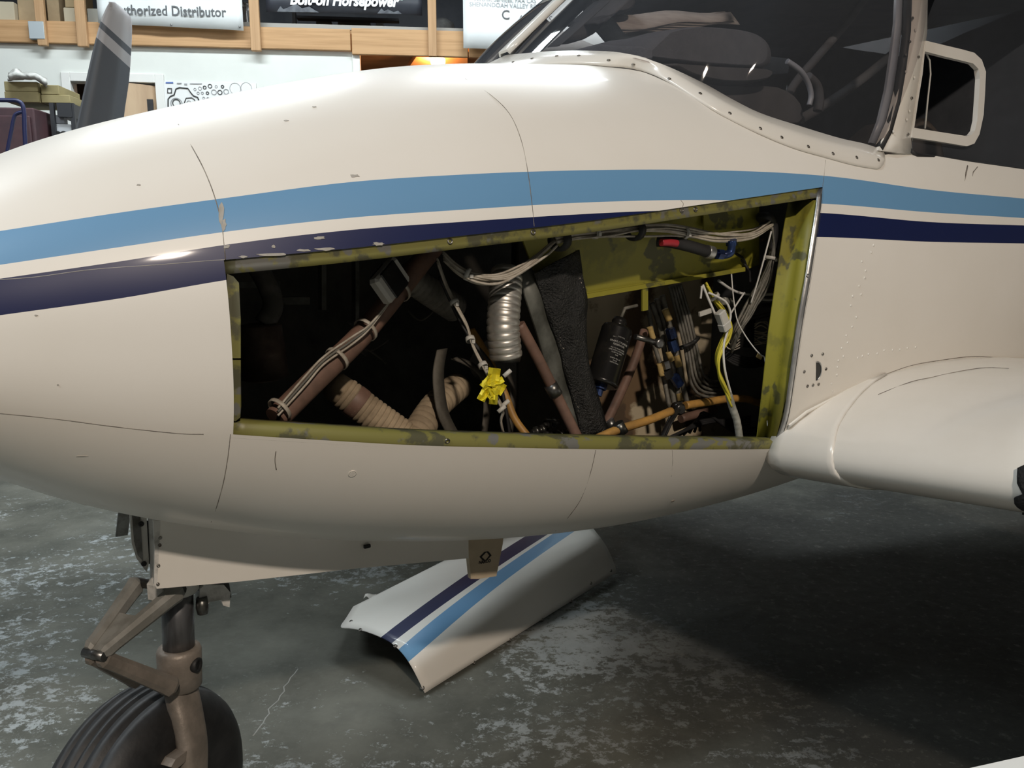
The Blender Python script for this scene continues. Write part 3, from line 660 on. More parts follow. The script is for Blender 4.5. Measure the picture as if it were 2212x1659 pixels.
for (x, y, w_, h_, a) in ((1066, 815, 26, 40, 8), (1058, 838, 22, 40, -20), (1078, 838, 24, 26, 30), (1046, 850, 18, 34, 28), (1066, 858, 18, 30, 5), (1074, 826, 30, 14, -30), (1050, 826, 14, 26, 40)):
    c_ = math.cos(R(a)); s_ = math.sin(R(a)); g = []
    for i in range(4):
        g.append([pv(x + (w_ * (k / 3 - .5)) * c_ - (h_ * (i / 3 - .5)) * s_, y + (w_ * (k / 3 - .5)) * s_ + (h_ * (i / 3 - .5)) * c_, -.425 + rnd.uniform(-.007, .007)) for k in range(4)])
    yt.sheet(g, .0006, smooth=False)
yt.build('yellow_tape_flag', YTAPE, plane)['label'] = 'crumpled yellow tape wrapped on hanging wires'
for x, y in ((1088, 813), (1084, 878), (1076, 890)): 
    q = pv(x, y, -.415); MB().tube([q, q + Vector((.012, -.004, .010))], .004, 8).build('crimp_cap', PLASTW, plane)
bundle('grey_wire_loom', [(1664, 488, -.43), (1668, 530, -.43), (1662, 570, -.43), (1645, 620, -.42), (1618, 670, -.41), (1590, 715, -.40), (1578, 750, -.38)], 14, 15, 3.0, mat('grey_wire', (.12, .12, .105), .5, c2=(.20, .19, .16), scale=60), (.25,), seed=14)
hose('loom_bend', [(1640, 470, -.41), (1658, 470, -.43), (1670, 490, -.43), (1668, 540, -.43)], 11, BLACK)
bundle('yellow_wire_bundle', [(1524, 612, -.40), (1540, 640, -.41), (1560, 665, -.42), (1574, 690, -.43), (1570, 715, -.43), (1558, 740, -.43), (1549, 770, -.43), (1550, 800, -.43), (1562, 830, -.43), (1576, 862, -.43)], 12, 13, 2.8, YELW, (.12,), seed=15)
hose('sheathed_cable', [(1574, 852, -.43), (1582, 880, -.43), (1592, 910, -.43), (1598, 950, -.43)], 8, SHEATH, n=12, rib=9, amp=.05)
def wire(pts, r=2.4, m=None, name='loose_wire'): return hose(name, pts, r, m or WHITEW, n=6, sub=6)
wire([(1516, 618, -.41), (1514, 640, -.41), (1513, 645, -.41)]); wire([(1518, 615, -.41), (1530, 645, -.42), (1545, 680, -.43), (1553, 698, -.43)], 3)
wire([(1530, 632, -.42), (1552, 642, -.43), (1570, 655, -.44), (1578, 680, -.44), (1572, 712, -.44), (1563, 750, -.44), (1566, 800, -.44), (1579, 850, -.43)], 2.6)
wire([(1580, 592, -.40), (1584, 640, -.41), (1592, 690, -.42), (1610, 725, -.43), (1632, 755, -.44), (1645, 768, -.44), (1652, 775, -.44), (1656, 820, -.45), (1656, 900, -.45), (1660, 925, -.45)], 1.5)
wire([(1608, 632, -.38), (1580, 675, -.39), (1575, 690, -.40)], 2); wire([(1666, 500, -.44), (1650, 560, -.44), (1636, 610, -.43), (1622, 655, -.42)], 2)
wire([(1552, 606, -.34), (1585, 628, -.34), (1620, 636, -.35), (1690, 635, -.40)], 3); wire([(1632, 645, -.35), (1660, 648, -.37), (1690, 646, -.40)], 3)
wire([(1640, 660, -.40), (1690, 655, -.41), (1725, 640, -.43)], 5, BLACK, 'black_cable'); wire([(1720, 638, -.43), (1690, 630, -.40), (1650, 618, -.36)], 4, BLACK, 'black_cable'); wire([(1722, 642, -.43), (1690, 668, -.41), (1650, 682, -.38), (1600, 690, -.34)], 5, BLACK, 'black_cable')
wire([(1600, 560, -.36), (1618, 585, -.37), (1620, 610, -.37)], 3, BLACK, 'black_cable'); wire([(1590, 548, -.38), (1606, 560, -.37), (1614, 582, -.36)], 3, BLACK, 'black_cable')
wire([(1560, 650, -.28), (1620, 660, -.27), (1650, 672, -.27), (1672, 695, -.28), (1682, 710, -.28)], 9, SHEATH, 'corrugated_tube')
# white multi-pin plug beside the yellow wires
q = pv(1560, 688, -.445); rt = Matrix.Rotation(R(-28), 3, 'Y')
cb = MB().box(q, (.020, .016, .034), rt, .002).build('white_plug', PLASTW, plane); MB().box(q + rt @ Vector((0, 0, -.018)), (.022, .018, .018), rt, .002).build('plug_shell', PLASTW, cb)
MB().box(pv(1523, 675, -.43), (.034, .006, .010), Matrix.Rotation(R(-10), 3, 'Y'), .001).build('white_tag', PLASTW, plane)
# black terminal block with fans of wire
tb_ = slab('terminal_block', [(1600, 690, -.36), (1632, 690, -.36), (1627, 752, -.36), (1596, 750, -.36)], .05, BOXBLK)
for k in range(9):
    y = 700 + k * 6; rnd = random.Random(k); wire([(1598, y + 3, -.365), (1585, y + 8 + rnd.uniform(-2, 6), -.38), (1572, y + rnd.uniform(-6, 4), -.385), (1566, y - 6, -.37)], 1.4, WIRE)
for k in range(10):
    rnd = random.Random(30 + k); y = 700 + k * 5; wire([(1630, y, -.365), (1650 + rnd.uniform(-6, 8), y + rnd.uniform(-12, 12), -.39), (1664 + rnd.uniform(-5, 6), y + rnd.uniform(-14, 10), -.39), (1660, 735 + rnd.uniform(-6, 22), -.38)], 1.4, WIRE)
for k in range(3): wire([(1662 + k * 2, 712, -.39), (1664 + k * 2, 740, -.40), (1655 + k * 3, 764, -.41)], 1.6, WIRE)
MB().box(pv(1640, 770, -.43), (.016, .003, .009), Matrix.Rotation(R(25), 3, 'Y')).build('paper_tag', YBAND, plane)
for k in range(5): wire([(1566, 758 + k * 4, -.34), (1590, 768 + k * 5, -.35), (1620, 774 + k * 5, -.35), (1650, 768 + k * 5, -.34)], 3, BLACK, 'black_cable')
for k in range(7): wire([(1440 + k * 12, 948 - k * 3, -.33 + k * .01), (1520, 915 - k * 4, -.30), (1590, 905 + k * 5, -.30), (1650, 895 + k * 7, -.32)], 3.5, BLACK, 'black_cable')
# blue fitting, clamp, hose and red sleeve under the wire run
hose('black_rubber_hose', [(1420, 520, -.40), (1450, 523, -.42), (1490, 532, -.43), (1530, 544, -.44)], 13, BLACK, n=14)
hose('red_sleeve', [(1428, 524, -.435), (1446, 524, -.437), (1462, 526, -.438)], 8, REDSL, n=12)
hose('hose_band', [(1526, 543, -.44), (1538, 546, -.44)], 14.5, ALU, n=16)
ef = hose('blue_elbow_fitting', [(1538, 547, -.44), (1556, 550, -.44), (1568, 550, -.445), (1578, 545, -.448), (1580, 532, -.448), (1580, 520, -.448)], 9, BLUEF, n=14)
for (x0, y0, x1, y1) in ((1549, 549, 1560, 550), (1580, 530, 1580, 518)):
    a_, b_ = pv(x0, y0, -.445), pv(x1, y1, -.447); MB().tube([a_, b_], 12 * pxm(a_), 6, smooth=False).build('hex_nut', BLUEF, ef)
# brake reservoir ---------------------------------------------------
A_, B_ = pv(1335, 706, -.345), pv(1298, 832, -.36); axr = (B_ - A_); Lr = axr.length; axr.normalize(); rr = 34 * pxm(A_)
res = MB().lathe(A_, axr, [(0, rr * .55), (.002, rr * .93), (.008, rr), (Lr - .01, rr), (Lr - .008, rr * 1.05), (Lr - .002, rr * 1.05), (Lr, rr * .9)], 32).build('brake_fluid_reservoir', BOXBLK, plane); res['label'] = 'black brake fluid reservoir with white lettering'
MB().lathe(A_, -axr, [(0, rr * .48), (.004, rr * .52), (.006, rr * .46), (.010, rr * .50), (.013, rr * .45), (.018, rr * .40)], 20).build('filler_cap', BOXBLK, res)
MB().tube([A_ - axr * .018, A_ - axr * .04 + Vector((.004, 0, 0)), pv(1376, 660, -.34)], .0035, 8).build('vent_pipe', GREYTUBE, res)
MB().lathe(B_, axr, [(0, rr * .4), (.008, rr * .4), (.010, rr * .25), (.022, rr * .25)], 8, smooth=False).build('drain_fitting', BLUEF, res)
eye_dir = (EYA - A_); eye_dir = (eye_dir - axr * eye_dir.dot(axr)).normalized(); tan_ = axr.cross(eye_dir) * -1
def on_res(me, s_along, s_around, rot=0.0):
    for v in me.vertices:
        x, y, z = v.co; an = (s_around + x) / rr; h = s_along - y
        v.co = A_ + axr * h + (eye_dir * math.cos(an) + tan_ * math.sin(an)) * (rr * 1.004 + z)
    me.update()
if tan_.x < 0: tan_ = -tan_
for k, (t_, s_, h) in enumerate((('BRAKE CYLINDER', .0052, .040), ('RESERVOIR', .0052, .046), ('FILL TO FLUID LEVEL', .0034, .053), ('LINE WITH HYDRAULIC', .0034, .0573), ('FLUID MIL SPEC', .0034, .0616), ('5606', .0034, .0659), ('CHECK FILL AT', .0034, .073), ('EACH', .0034, .0773), ('INSPECTION', .0034, .0816), ('FLUID LEVEL', .0028, .0285))):
    me = text_mesh(t_, s_, .0002, align='CENTER'); on_res(me, h, .013); put('lettering', me, BKTEXT, res)
lm = MB().box((0, 0, .0002), (.034, .0011, .0003)); me = bpy.data.meshes.new('level_line')
bm = bmesh.new(); bm.from_mesh(lm.mesh('l')); bmesh.ops.subdivide_edges(bm, edges=bm.edges, cuts=6); bm.to_mesh(me); bm.free(); on_res(me, .030, .013); put('level_line', me, BKTEXT, res)
MB().tube([pv(1372, 727, -.36), pv(1400, 735, -.365), pv(1420, 742, -.37)], .006, 10).build('side_port', STEEL, res)
q = pv(1425, 742, -.375); MB().lathe(q, (-.2, -1, 0), [(-.01, .008), (-.006, .010), (.0, .0105), (.004, .009), (.004, .004)], 16).build('round_valve_knob', STEEL, plane)
# fluid lines with yellow bands and blue unions
for pts, r_ in (([(1398, 650, -.20), (1406, 700, -.21), (1412, 740, -.22), (1430, 800, -.24), (1446, 880, -.26)], 5), ([(1408, 655, -.21), (1424, 700, -.22), (1436, 760, -.23), (1448, 830, -.24), (1460, 885, -.25)], 6), ([(1418, 645, -.22), (1436, 700, -.23), (1450, 760, -.24), (1462, 830, -.25), (1470, 890, -.26)], 5.5), ([(1430, 638, -.23), (1443, 690, -.24), (1455, 740, -.25), (1468, 800, -.26), (1484, 872, -.27)], 6)):
    hose('fluid_line', pts, r_, GREYTUBE)
for (x0, y0, x1, y1, r_) in ((1436, 668, 1446, 692, 7.5), (1403, 706, 1411, 732, 6.5), (1444, 760, 1451, 780, 7), (1460, 768, 1467, 792, 7.5), (1424, 785, 1430, 812, 6.5), (1467, 850, 1470, 866, 7)):
    hose('yellow_band', [(x0, y0, -.255), (x1, y1, -.26)], r_, YBAND, n=12)
for (x0, y0, x1, y1, m_) in ((1447, 710, 1453, 730, BLUEF), (1451, 735, 1458, 758, BLUEF), (1437, 780, 1441, 796, STEEL), (1438, 800, 1446, 815, STEEL), (1456, 812, 1468, 832, BLUEF)):
    a_, b_ = pv(x0, y0, -.262), pv(x1, y1, -.265); MB().tube([a_, b_], 11 * pxm(a_), 6, smooth=False).build('union_nut', m_, plane)
for k in range(5):
    o_ = k * 6.5; s_ = 1 - k * .08
    hose('bent_line', [(1446 + o_ * .9, 618 - k, -.22), (1462 + o_ * 1.05, 680, -.23), (1480 + o_, 755, -.24), (1488 + o_ * 1.1, 810 - k * 2, -.25), (1500 + o_ * .95, 842 - k * 7, -.25), (1522 + o_ * .6, 856 - k * 8, -.25), (1560, 858 - k * 8, -.24), (1610, 862 - k * 7, -.22)], 3.3, GREYTUBE, n=8)
hose('line_clip', [(1470, 752, -.26), (1495, 742, -.265), (1508, 730, -.26)], 5, STEEL)
# black straps, brackets and small valves at the bottom of the bay
for pts, wd in (([(958, 755, -.26), (950, 800, -.28), (952, 850, -.29), (962, 900, -.30), (985, 945, -.30)], 34), ([(985, 775, -.25), (1020, 790, -.26), (1050, 820, -.27), (1055, 880, -.28), (1048, 945, -.30)], 26), ([(1100, 810, -.25), (1112, 860, -.27), (1105, 945, -.30)], 22)):
    q = path(pts, 6); k = wd * pxm(q[0]); MB().sheet([[p - Vector((k / 2, 0, 0)), p + Vector((k / 2, .012, 0))] for p in q], .002).build('black_strap', STRAPM, plane)
for x, y, v in ((1165, 930, -.33), (1190, 915, -.30), (1210, 938, -.34), (1175, 945, -.36)):
    q = pv(x, y, v); MB().lathe(q, (1, 0, .1), [(-.018, .006), (-.012, .006), (-.012, .010), (-.004, .010), (-.004, .006), (.004, .006), (.004, .010), (.010, .010), (.010, .006), (.02, .005)], 10).build('small_valve', STEEL, plane)
MB().tube([pv(1180, 905, -.34), pv(1215, 910, -.34)], .0025, 6).build('valve_rod', STEEL, plane)
hose('black_lever', [(1468, 880, -.37), (1450, 905, -.38), (1430, 948, -.39)], 7, BOXBLK)
q = pv(1470, 884, -.375); MB().lathe(q, (-.2, -1, 0), [(-.02, .012), (0, .013), (.004, .009)], 14).build('lever_pivot', BOXBLK, plane)
fb = []
for i in range(7):
    fb.append([pv(1640 + k * 14 + 5 * math.sin(i * 2 + k), 500 + i * 16 + k * 2, -.30 - .02 * math.sin(i * 1.7 + k * 1.3)) for k in range(5)])
MB().sheet(fb, .006).build('fibre_insulation', mat('brown_fibre', (.12, .065, .035), .9, c2=(.22, .14, .09), scale=30, bump=.6, bscale=120), plane)
# wires tied along the big red tube
for k, m_ in enumerate((WIRE, DKBAY, WIRE)):
    hose('tied_wire', [(600, 882 + k * 8, -.385), (660, 812 + k * 10, -.365), (700, 770 + k * 8, -.35), (760, 728 + k * 8, -.335), (800, 700 + k * 4, -.33), (850, 640, -.31)], 2.6, m_, T1, n=6)
for x, y, v in ((604, 884, -.37), (728, 775, -.33), (790, 712, -.31), (862, 626, -.28)):
    q = pv(x, y, v); MB().lathe(q, (pv(690, 812, -.33) - pv(596, 905, -.36)).normalized(), [(-.003, 27 * pxm(q)), (-.003, 29 * pxm(q)), (.003, 29 * pxm(q)), (.003, 27 * pxm(q))], 16, cap=False).build('cable_tie', WIRE, T1)
for k in range(6):
    rnd = random.Random(60 + k); x, y = rnd.uniform(640, 900), rnd.uniform(640, 830)
    wire([(x, y, -.05), (x + 30, y + rnd.uniform(-20, 20), -.07), (x + 70, y + rnd.uniform(-30, 30), -.05)], 2, GREYTUBE, 'stray_wire')

# ---------------------------------------------------------------- windscreen, cabin side, cockpit
def mir(P): return [Vector((p.x, 2 * CC - p.y, p.z)) for p in P]     # mirror about the centre line
DARKFAB = mat('navy_grey_glareshield', (.12, .135, .16), .75, c2=(.16, .175, .205), scale=25, lo=.3, hi=.8, bump=.15, bscale=150)
CABIN = mat('dark_cabin_trim', (.085, .09, .10), .8, c2=(.115, .12, .13), scale=8)
STRIPM = CREAM
GLASSM = glass('tinted_windscreen', (.72, .68, .67), rough=.03); SIDEGL = glass('side_window_glass', (.55, .57, .60), rough=.03)
# base strip, both halves as one fairing
def strip_rows(lo, up):
    rows = []
    for a, b in zip(lo, up):
        n = nrm(a) if a.y < -.1 else Vector((-.3, 0, 1)).normalized(); m = a.lerp(b, .5) + n * .004
        rows.append([a + n * .0012, a.lerp(b, .08) + n * .005, m + n * .001, b + n * .002])
    return rows
nr = strip_rows(STRIP_LO, STRIP_UP)
ff = (nr[-1][1] - nr[-2][1]).normalized(); base_r = nr[-1]; mid_ = (base_r[0] + base_r[-1]) / 2; hl = (base_r[-1] - base_r[0]).length / 2
for k in range(1, 7):
    t = k / 6; s_ = math.sqrt(max(.0004, 1 - t * t)); nr.append([mid_ + (p - mid_) * s_ + ff * hl * .8 * t for p in base_r])
fr = [mir(r) for r in nr]
wsb = MB().sheet(fr[::-1] + nr[1:], -.003).build('windscreen_base_strip', STRIPM, plane)
SCR = [(1112, 131), (1155, 129), (1203, 127), (1254, 128.5), (1311, 133), (1371, 146), (1438, 170), (1509, 208), (1574, 249), (1635, 281), (1691, 303), (1743, 319), (1791, 332), (1847, 344), (1898, 347)]
def screw_at(p, n, r=.0042, par=None, m=None, name='screw'):
    o = MB().lathe(p, n, [(-.001, r), (.0008, r), (.0016, r * .7), (.0018, r * .35), (.0008, r * .25)], 10).build(name, m or SCREW, par or plane); return o
def prj(q):
    d = to_w(q) - EYE; dep = d.y * ct - d.z * st; return IW / 2 + FPX * d.x / dep, IH / 2 - FPX * (d.z * ct + d.y * st) / dep
for x, y in SCR:
    best = None
    for i in range(0, 60):
        for t in (.12, .2, .3, .4, .5):
            q = STRIP_LO[i].lerp(STRIP_UP[i], t); a, b = prj(q); e = (a - x) ** 2 + (b - y) ** 2
            if best is None or e < best[0]: best = (e, i, t)
    q = STRIP_LO[best[1]].lerp(STRIP_UP[best[1]], best[2]); n = nrm(STRIP_LO[best[1]]) if best[1] > 6 else Vector((-.2, -.2, 1)).normalized()
    screw_at(q + n * .005, n, .0040, wsb)
# glass halves: ruled from the base curve to the roof edge
PB, PT = pv(1092, 120, CC), pv(1215, 0, CC); PE = PB + (PT - PB) * ((2.02 - PB.z) / (PT.z - PB.z))
TOPC = [PE, PE + Vector((.015, -.10, .004)), PE + Vector((.05, -.20, 0)), Vector((PE.x + .14, -.22, 2.005)), Vector((1.32, -.32, 1.99)), Vector((1.42, -.375, 1.97)), Vector((1.58, -.405, 1.95)), Vector((1.68, -.410, 1.94))]
TOP = resample(spline(TOPC, 8), 40); BOT = resample([Vector((p.x, p.y, p.z)) for p in STRIP_UP], 40)
# aft edge of the screen follows the pillar: base stops at the pillar foot
def gl_rows(sgn):
    rows = []
    for a, b in zip(BOT, TOP):
        col_ = []
        for k in range(15):
            t = k / 14; p = a.lerp(b, t); s_ = math.sin(math.pi * t); out = Vector((-.01, -.05, .012)) * min(1, max(0, CC - p.y) / .3); p = p + out * s_; p.z -= .004 * (1 - t); col_.append(Vector((p.x, p.y if sgn < 0 else 2 * CC - p.y, p.z)))
        rows.append(col_)
    return rows
for sgn in (-1, 1):
    me = MB(); g = gl_rows(sgn); me.rings(g, closed=False, cap=False); o = me.build('windscreen_pane', GLASSM, plane); o['label'] = 'tinted windscreen glass half'
# centre post outside, inner brace behind it
pc = [PB.lerp(PE, t) for t in [k / 10 for k in range(11)]]
cpo = MB().sheet([[p + Vector((0, -.019, -.001)), p + Vector((-.005, -.015, .005)), p + Vector((-.005, .015, .005)), p + Vector((0, .019, -.001))] for p in pc], .006).build('windscreen_centre_post', STRIPM, plane)
for t in (1, 3, 5, 7): screw_at(pc[t] + Vector((-.007, 0, .007)), (-.66, 0, .75), .0045, cpo)
MB().tube([p + Vector((.02, 0, -.03)) for p in pc], .018, 10).build('inner_brace', CABIN, plane)
# cabin side above the sill
def side_v(w): return -.478 + .13 * max(0, w - 1.5)
def ps(px, py, off=0.0):
    v = -.47
    for _ in range(6): q = pv(px, py, v - off); v = side_v(q.z)
    return pv(px, py, v - off)
FE = [(1964, -70), (1966, 0), (1961, 70), (1954, 139), (1941, 195), (1925, 260), (1905, 305), (1897, 325)]
AE = [(2008, -70), (2004, 0), (2003, 70), (1995, 125), (1986, 180), (1974, 260), (1968, 300), (1972, 334)]
pil = MB().sheet([[ps(*a), ps((a[0] + b[0]) / 2, (a[1] + b[1]) / 2, .005), ps(*b)] for a, b in zip(FE, AE)], .012, (0, 1, 0)).build('door_post', STRIPM, plane)
for x, y in ((1972, 39), (1966, 90), (1957, 155), (1975, 167), (1957, 117), (1970, 212), (1978, 65), (1930, 284), (1959, 258), (1962, 290), (1985, 123), (1965, 240)):
    q = ps(x, y, .006); screw_at(q, (0, -1, .15), .0034, pil, SCREW if (x * 7 + y) % 3 else CREAM, 'rivet')
# bright inner frame edge of the screen next to the post
EDG = mat('plexiglass_edge', (.42, .47, .54), .35, c2=(.34, .38, .45), scale=6)
FEI = [(1880, 308), (1898, 262), (1914, 195), (1925, 120), (1934, 50), (1938, -40)]; FEO = [(1898, 312), (1914, 265), (1930, 195), (1941, 120), (1949, 50), (1952, -40)]
MB().sheet([[ps(a[0], a[1], -.02), ps(b[0], b[1], -.014)] for a, b in zip(FEI, FEO)], .006, (0, 1, 0)).build('windscreen_edge_frame', EDG, plane)
MB().tube([ps(x, y, -.006) for x, y in ((1898, 322), (1918, 285), (1936, 220), (1948, 150), (1958, 70), (1962, -40))], .010, 8).build('windscreen_seal', BLACK, plane)
# side window: glass, sill seal, opening vent frame
WG = [[ps(1972, 334, -.008), ps(2100, 352, -.008), ps(2330, 385, -.008)], [ps(1990, 200, -.008), ps(2110, 200, -.008), ps(2330, 200, -.008)], [ps(2004, 0, -.008), ps(2110, 0, -.008), ps(2330, 0, -.008)], [ps(2008, -110, -.008), ps(2110, -110, -.008), ps(2330, -110, -.008)]]
VO = [(2001, 88), (2042, 98), (2080, 107), (2105, 114), (2121, 129), (2130, 155), (2128, 200), (2125, 248), (2116, 290), (2105, 310), (2089, 316), (2030, 306), (1970, 297), (1980, 220), (1992, 150)]
VI = [(1998, 111), (2040, 122), (2078, 131), (2102, 137), (2114, 149), (2117, 170), (2115, 205), (2111, 260), (2106, 282), (2099, 291), (2088, 294), (2030, 285), (1975, 276), (1984, 215), (1993, 160)]
sg = MB()   # pane around the vent: quads from the vent outline out to the window edge
OU = [(2003, 40), (2042, -60), (2080, -110), (2140, -110), (2330, -110), (2330, 100), (2330, 200), (2330, 260), (2330, 340), (2330, 388), (2250, 372), (2060, 346), (1971, 334), (1972, 300), (1995, 120)]
ring_o = [ps(x, y, -.008) for x, y in OU]; ring_i = [ps(x, y, -.008) for x, y in VO]
sg.add(ring_o + ring_i, [(k, (k + 1) % 15, 15 + (k + 1) % 15, 15 + k) for k in range(15)])
sg.build('side_window_pane', SIDEGL, plane)['label'] = 'tinted cabin side window'
vf = MB(); n = len(VO); A1 = [ps(x, y, .004) for x, y in VO]; B1 = [ps(x, y, .004) for x, y in VI]; A0 = [p + Vector((0, .012, 0)) for p in A1]; B0 = [p + Vector((0, .012, 0)) for p in B1]
vf.rings([A1, B1, B0, A0], closed=True, cap=False, smooth=False, loop=True); vf.build('vent_window_frame', STRIPM, plane)['label'] = 'white rounded frame of the small vent window'
MB().tube([ps(x, y, -.002) for x, y in ((1966, 326), (1978, 335), (2040, 344), (2100, 353), (2212, 368), (2330, 388))], .006, 8).build('sill_seal', BLACK, plane)
MB().tube([ps(x, y, -.012) for x, y in ((1999, 112), (2008, 130), (2010, 160), (2004, 215), (1998, 278))], .0022, 6).build('vent_latch_wire', PLASTW, plane)
# roof, far cabin side, cabin aft closing
rf = []
for i in range(9):
    u = PE.x + i * .23; rf.append([Vector((max(u, PE.x + .5 * abs(s) ** 2.2), CC + s * .54, 2.022 - .07 * abs(s) ** 3 + .05 * min(1, max(0, u - PE.x)))) for s in [-1 + k * .25 for k in range(9)]])
MB().sheet(rf, .02, (0, 0, 1)).build('cabin_roof', CREAM, plane)
MB().sheet([[p - Vector((0, 0, .012)) for p in r] for r in rf], -.012, (0, 0, 1)).build('headliner', CABIN, plane)
fp = MB().sheet([mir(r) for r in [[ps(*a), ps((a[0] + b[0]) / 2, (a[1] + b[1]) / 2, .005), ps(*b)] for a, b in zip(FE, AE)]], .012, (0, -1, 0)).build('door_post', STRIPM, plane)
MB().sheet([[Vector((1.62, .67, 1.46)), Vector((3.0, .70, 1.44))], [Vector((1.68, .62, 1.96)), Vector((3.0, .62, 2.02))]], .02, (0, -1, 0)).build('far_cabin_lining', CABIN, plane)
MB().sheet([[Vector((2.55, -.45, .8)), Vector((2.55, .65, .8))], [Vector((2.55, -.42, 2.0)), Vector((2.55, .62, 2.0))]], .02).build('rear_cabin_lining', CABIN, plane)
# cabin side behind the door window, both sides
uw = ps(2322, 200).x
for s_ in (-1, 1):
    rw = [[Vector((u, side_v(z) - .003, z)) for u in (uw, uw + .3, 2.75, 3.3)] for z in (1.40, 1.6, 1.8, 1.97)]
    MB().sheet(rw if s_ < 0 else [mir(r) for r in rw], .01, (0, -s_, 0)).build('rear_cabin_side', CREAM, plane)
# tail cone and rear cabin top
tc_ = []
for u, k, zc in ((2.95, 1.0, 1.245), (3.4, .86, 1.26), (4.0, .62, 1.28), (4.7, .38, 1.30), (5.4, .16, 1.33)):
    tc_.append([Vector((u, CC + math.cos(a) * (.70 * k), zc + math.sin(a) * (.525 * k))) for a in [q * math.pi / 16 for q in range(32)]])
MB().rings(tc_).build('tail_cone', CREAM, plane)
rc_ = []
for u, hw_, zt_ in ((2.6, .50, 2.03), (2.8, .48, 1.98), (3.2, .42, 1.86), (3.7, .33, 1.66)):
    rc_.append([Vector((u, CC + hw_ * 1.18 * math.cos(a), 1.42 + (zt_ - 1.42) * math.sin(a) ** .8)) for a in [q * math.pi / 14 for q in range(15)]])
MB().sheet(rc_, .01).build('rear_cabin_top', CREAM, plane)
# cockpit contents
def inglass(p):     # keep a point behind and below the sloping screen
    y = p.y if p.y < CC else 2 * CC - p.y; b = min(STRIP_UP, key=lambda q: abs(q.y - y)); ub = b.x + .05
    if p.x < ub: p.x = ub
    zg = b.z + (p.x - ub) * .8 + .02
    if p.z > zg: p.z = zg
    return p
def hump(name, outline, v0, v1, m, bulge=.03, label=None):
    a = [pv(x, y, v0) for x, y in outline]; c = sum(a, Vector()) / len(a); rows = []
    for t, s_ in ((0, .80), (.03, .92), (.08, .985), (.2, 1), (.8, 1), (.92, .985), (.97, .92), (1, .8)):
        v = v0 + (v1 - v0) * t; rows.append([inglass(Vector((c.x + (p.x - c.x) * s_, v, c.z + (p.z - c.z) * s_))) for p in a])
    o = MB().rings(rows).build(name, m, plane)
    if label: o['label'] = label
    return o
def ring_pts(P, sub=3): q = spline([Vector((x, y, 0)) for x, y in P] + [Vector((*P[0], 0))], sub)[:-1]; return [(p.x, p.y) for p in q]
hump('glareshield', ring_pts([(1175, 108), (1215, 82), (1290, 62), (1400, 64), (1500, 52), (1580, 54), (1645, 64), (1680, 84), (1693, 114), (1684, 142), (1640, 150), (1500, 140), (1330, 122)]), -.24, .34, DARKFAB, label='padded dark navy-grey glareshield')
hump('instrument_panel_hood', ring_pts([(1430, 132), (1560, 142), (1676, 148), (1684, 166), (1640, 176), (1560, 176), (1480, 158)]), -.26, .44, CABIN)
hump('instrument_panel', ring_pts([(1470, 165), (1560, 180), (1690, 182), (1750, 225), (1745, 275), (1640, 262), (1550, 215)]), -.22, .44, CABIN)
hose('control_column', [(1690, 235, -.20), (1718, 180, -.18), (1770, 118, -.16), (1830, 48, -.14), (1880, -20, -.12)], 9, CABIN)
hose('control_yoke', [(1700, 132, -.24), (1728, 152, -.25), (1745, 178, -.25), (1752, 205, -.25), (1748, 228, -.25)], 6, EDG, n=10)
hose('control_yoke_grip', [(1745, 165, -.24), (1764, 185, -.24), (1770, 215, -.24), (1766, 240, -.24)], 10, CABIN)
hose('seat_frame_tube', [(1730, 258, -.15), (1800, 215, -.15), (1870, 165, -.15), (1930, 115, -.15)], 10, CABIN)
hump('overhead_compass', ring_pts([(1300, -30), (1330, -40), (1365, -30), (1378, 5), (1360, 24), (1330, 26), (1305, 12)]), -.08, .05, CABIN)
hump('sun_visor', ring_pts([(1235, -40), (1300, -60), (1330, 0), (1300, 60), (1250, 88), (1205, 72)]), -.02, .03, CABIN)
SEATM = mat('brown_seat_fabric', (.050, .038, .030), .85, c2=(.07, .055, .045), scale=30)
def seat(u, v, wd):
    s = MB(); rows = []
    for z, x0, x1, w_ in ((.92, 0, .46, .9), (.98, -.02, .50, 1), (1.06, -.01, .48, .98), (1.08, .04, .42, .9)): rows.append([Vector((u + a, v + b * w_ * wd, z)) for a, b in ((x0, -.8), (x0, .8), (x0 + .03, 1), (x1 - .03, 1), (x1, .8), (x1, -.8), (x1 - .03, -1), (x0 + .03, -1))])
    s.rings(rows); o = s.build('seat_cushion', SEATM, plane)
    s = MB(); rows = []
    for z, x, t_, w_ in ((1.04, .46, .12, .95), (1.3, .52, .12, 1), (1.52, .58, .10, .9), (1.60, .60, .08, .72), (1.64, .61, .04, .5)): rows.append([Vector((u + x + a * t_, v + b * w_ * wd, z)) for a, b in ((-.4, -.9), (-.5, 0), (-.4, .9), (0, 1), (.4, .9), (.5, 0), (.4, -.9), (0, -1))])
    s.rings(rows); s.build('seat_backrest', SEATM, plane)
for v in (-.14, .34): seat(1.45, v, .19)
MB().sheet([[Vector((1.27, -.5, .88)), Vector((3.0, -.5, .88))], [Vector((1.27, .7, .88)), Vector((3.0, .7, .88))]], .01, (0, 0, -1)).build('cabin_floor', CABIN, plane)
MB().sheet([[Vector((1.27, -.50, .86)), Vector((1.27, .70, .86))], [Vector((1.27, -.49, 1.30)), Vector((1.27, .69, 1.30))], [Vector((1.20, -.46, 1.42)), Vector((1.20, .66, 1.42))]], .01).build('cabin_front_bulkhead', CABIN, plane)

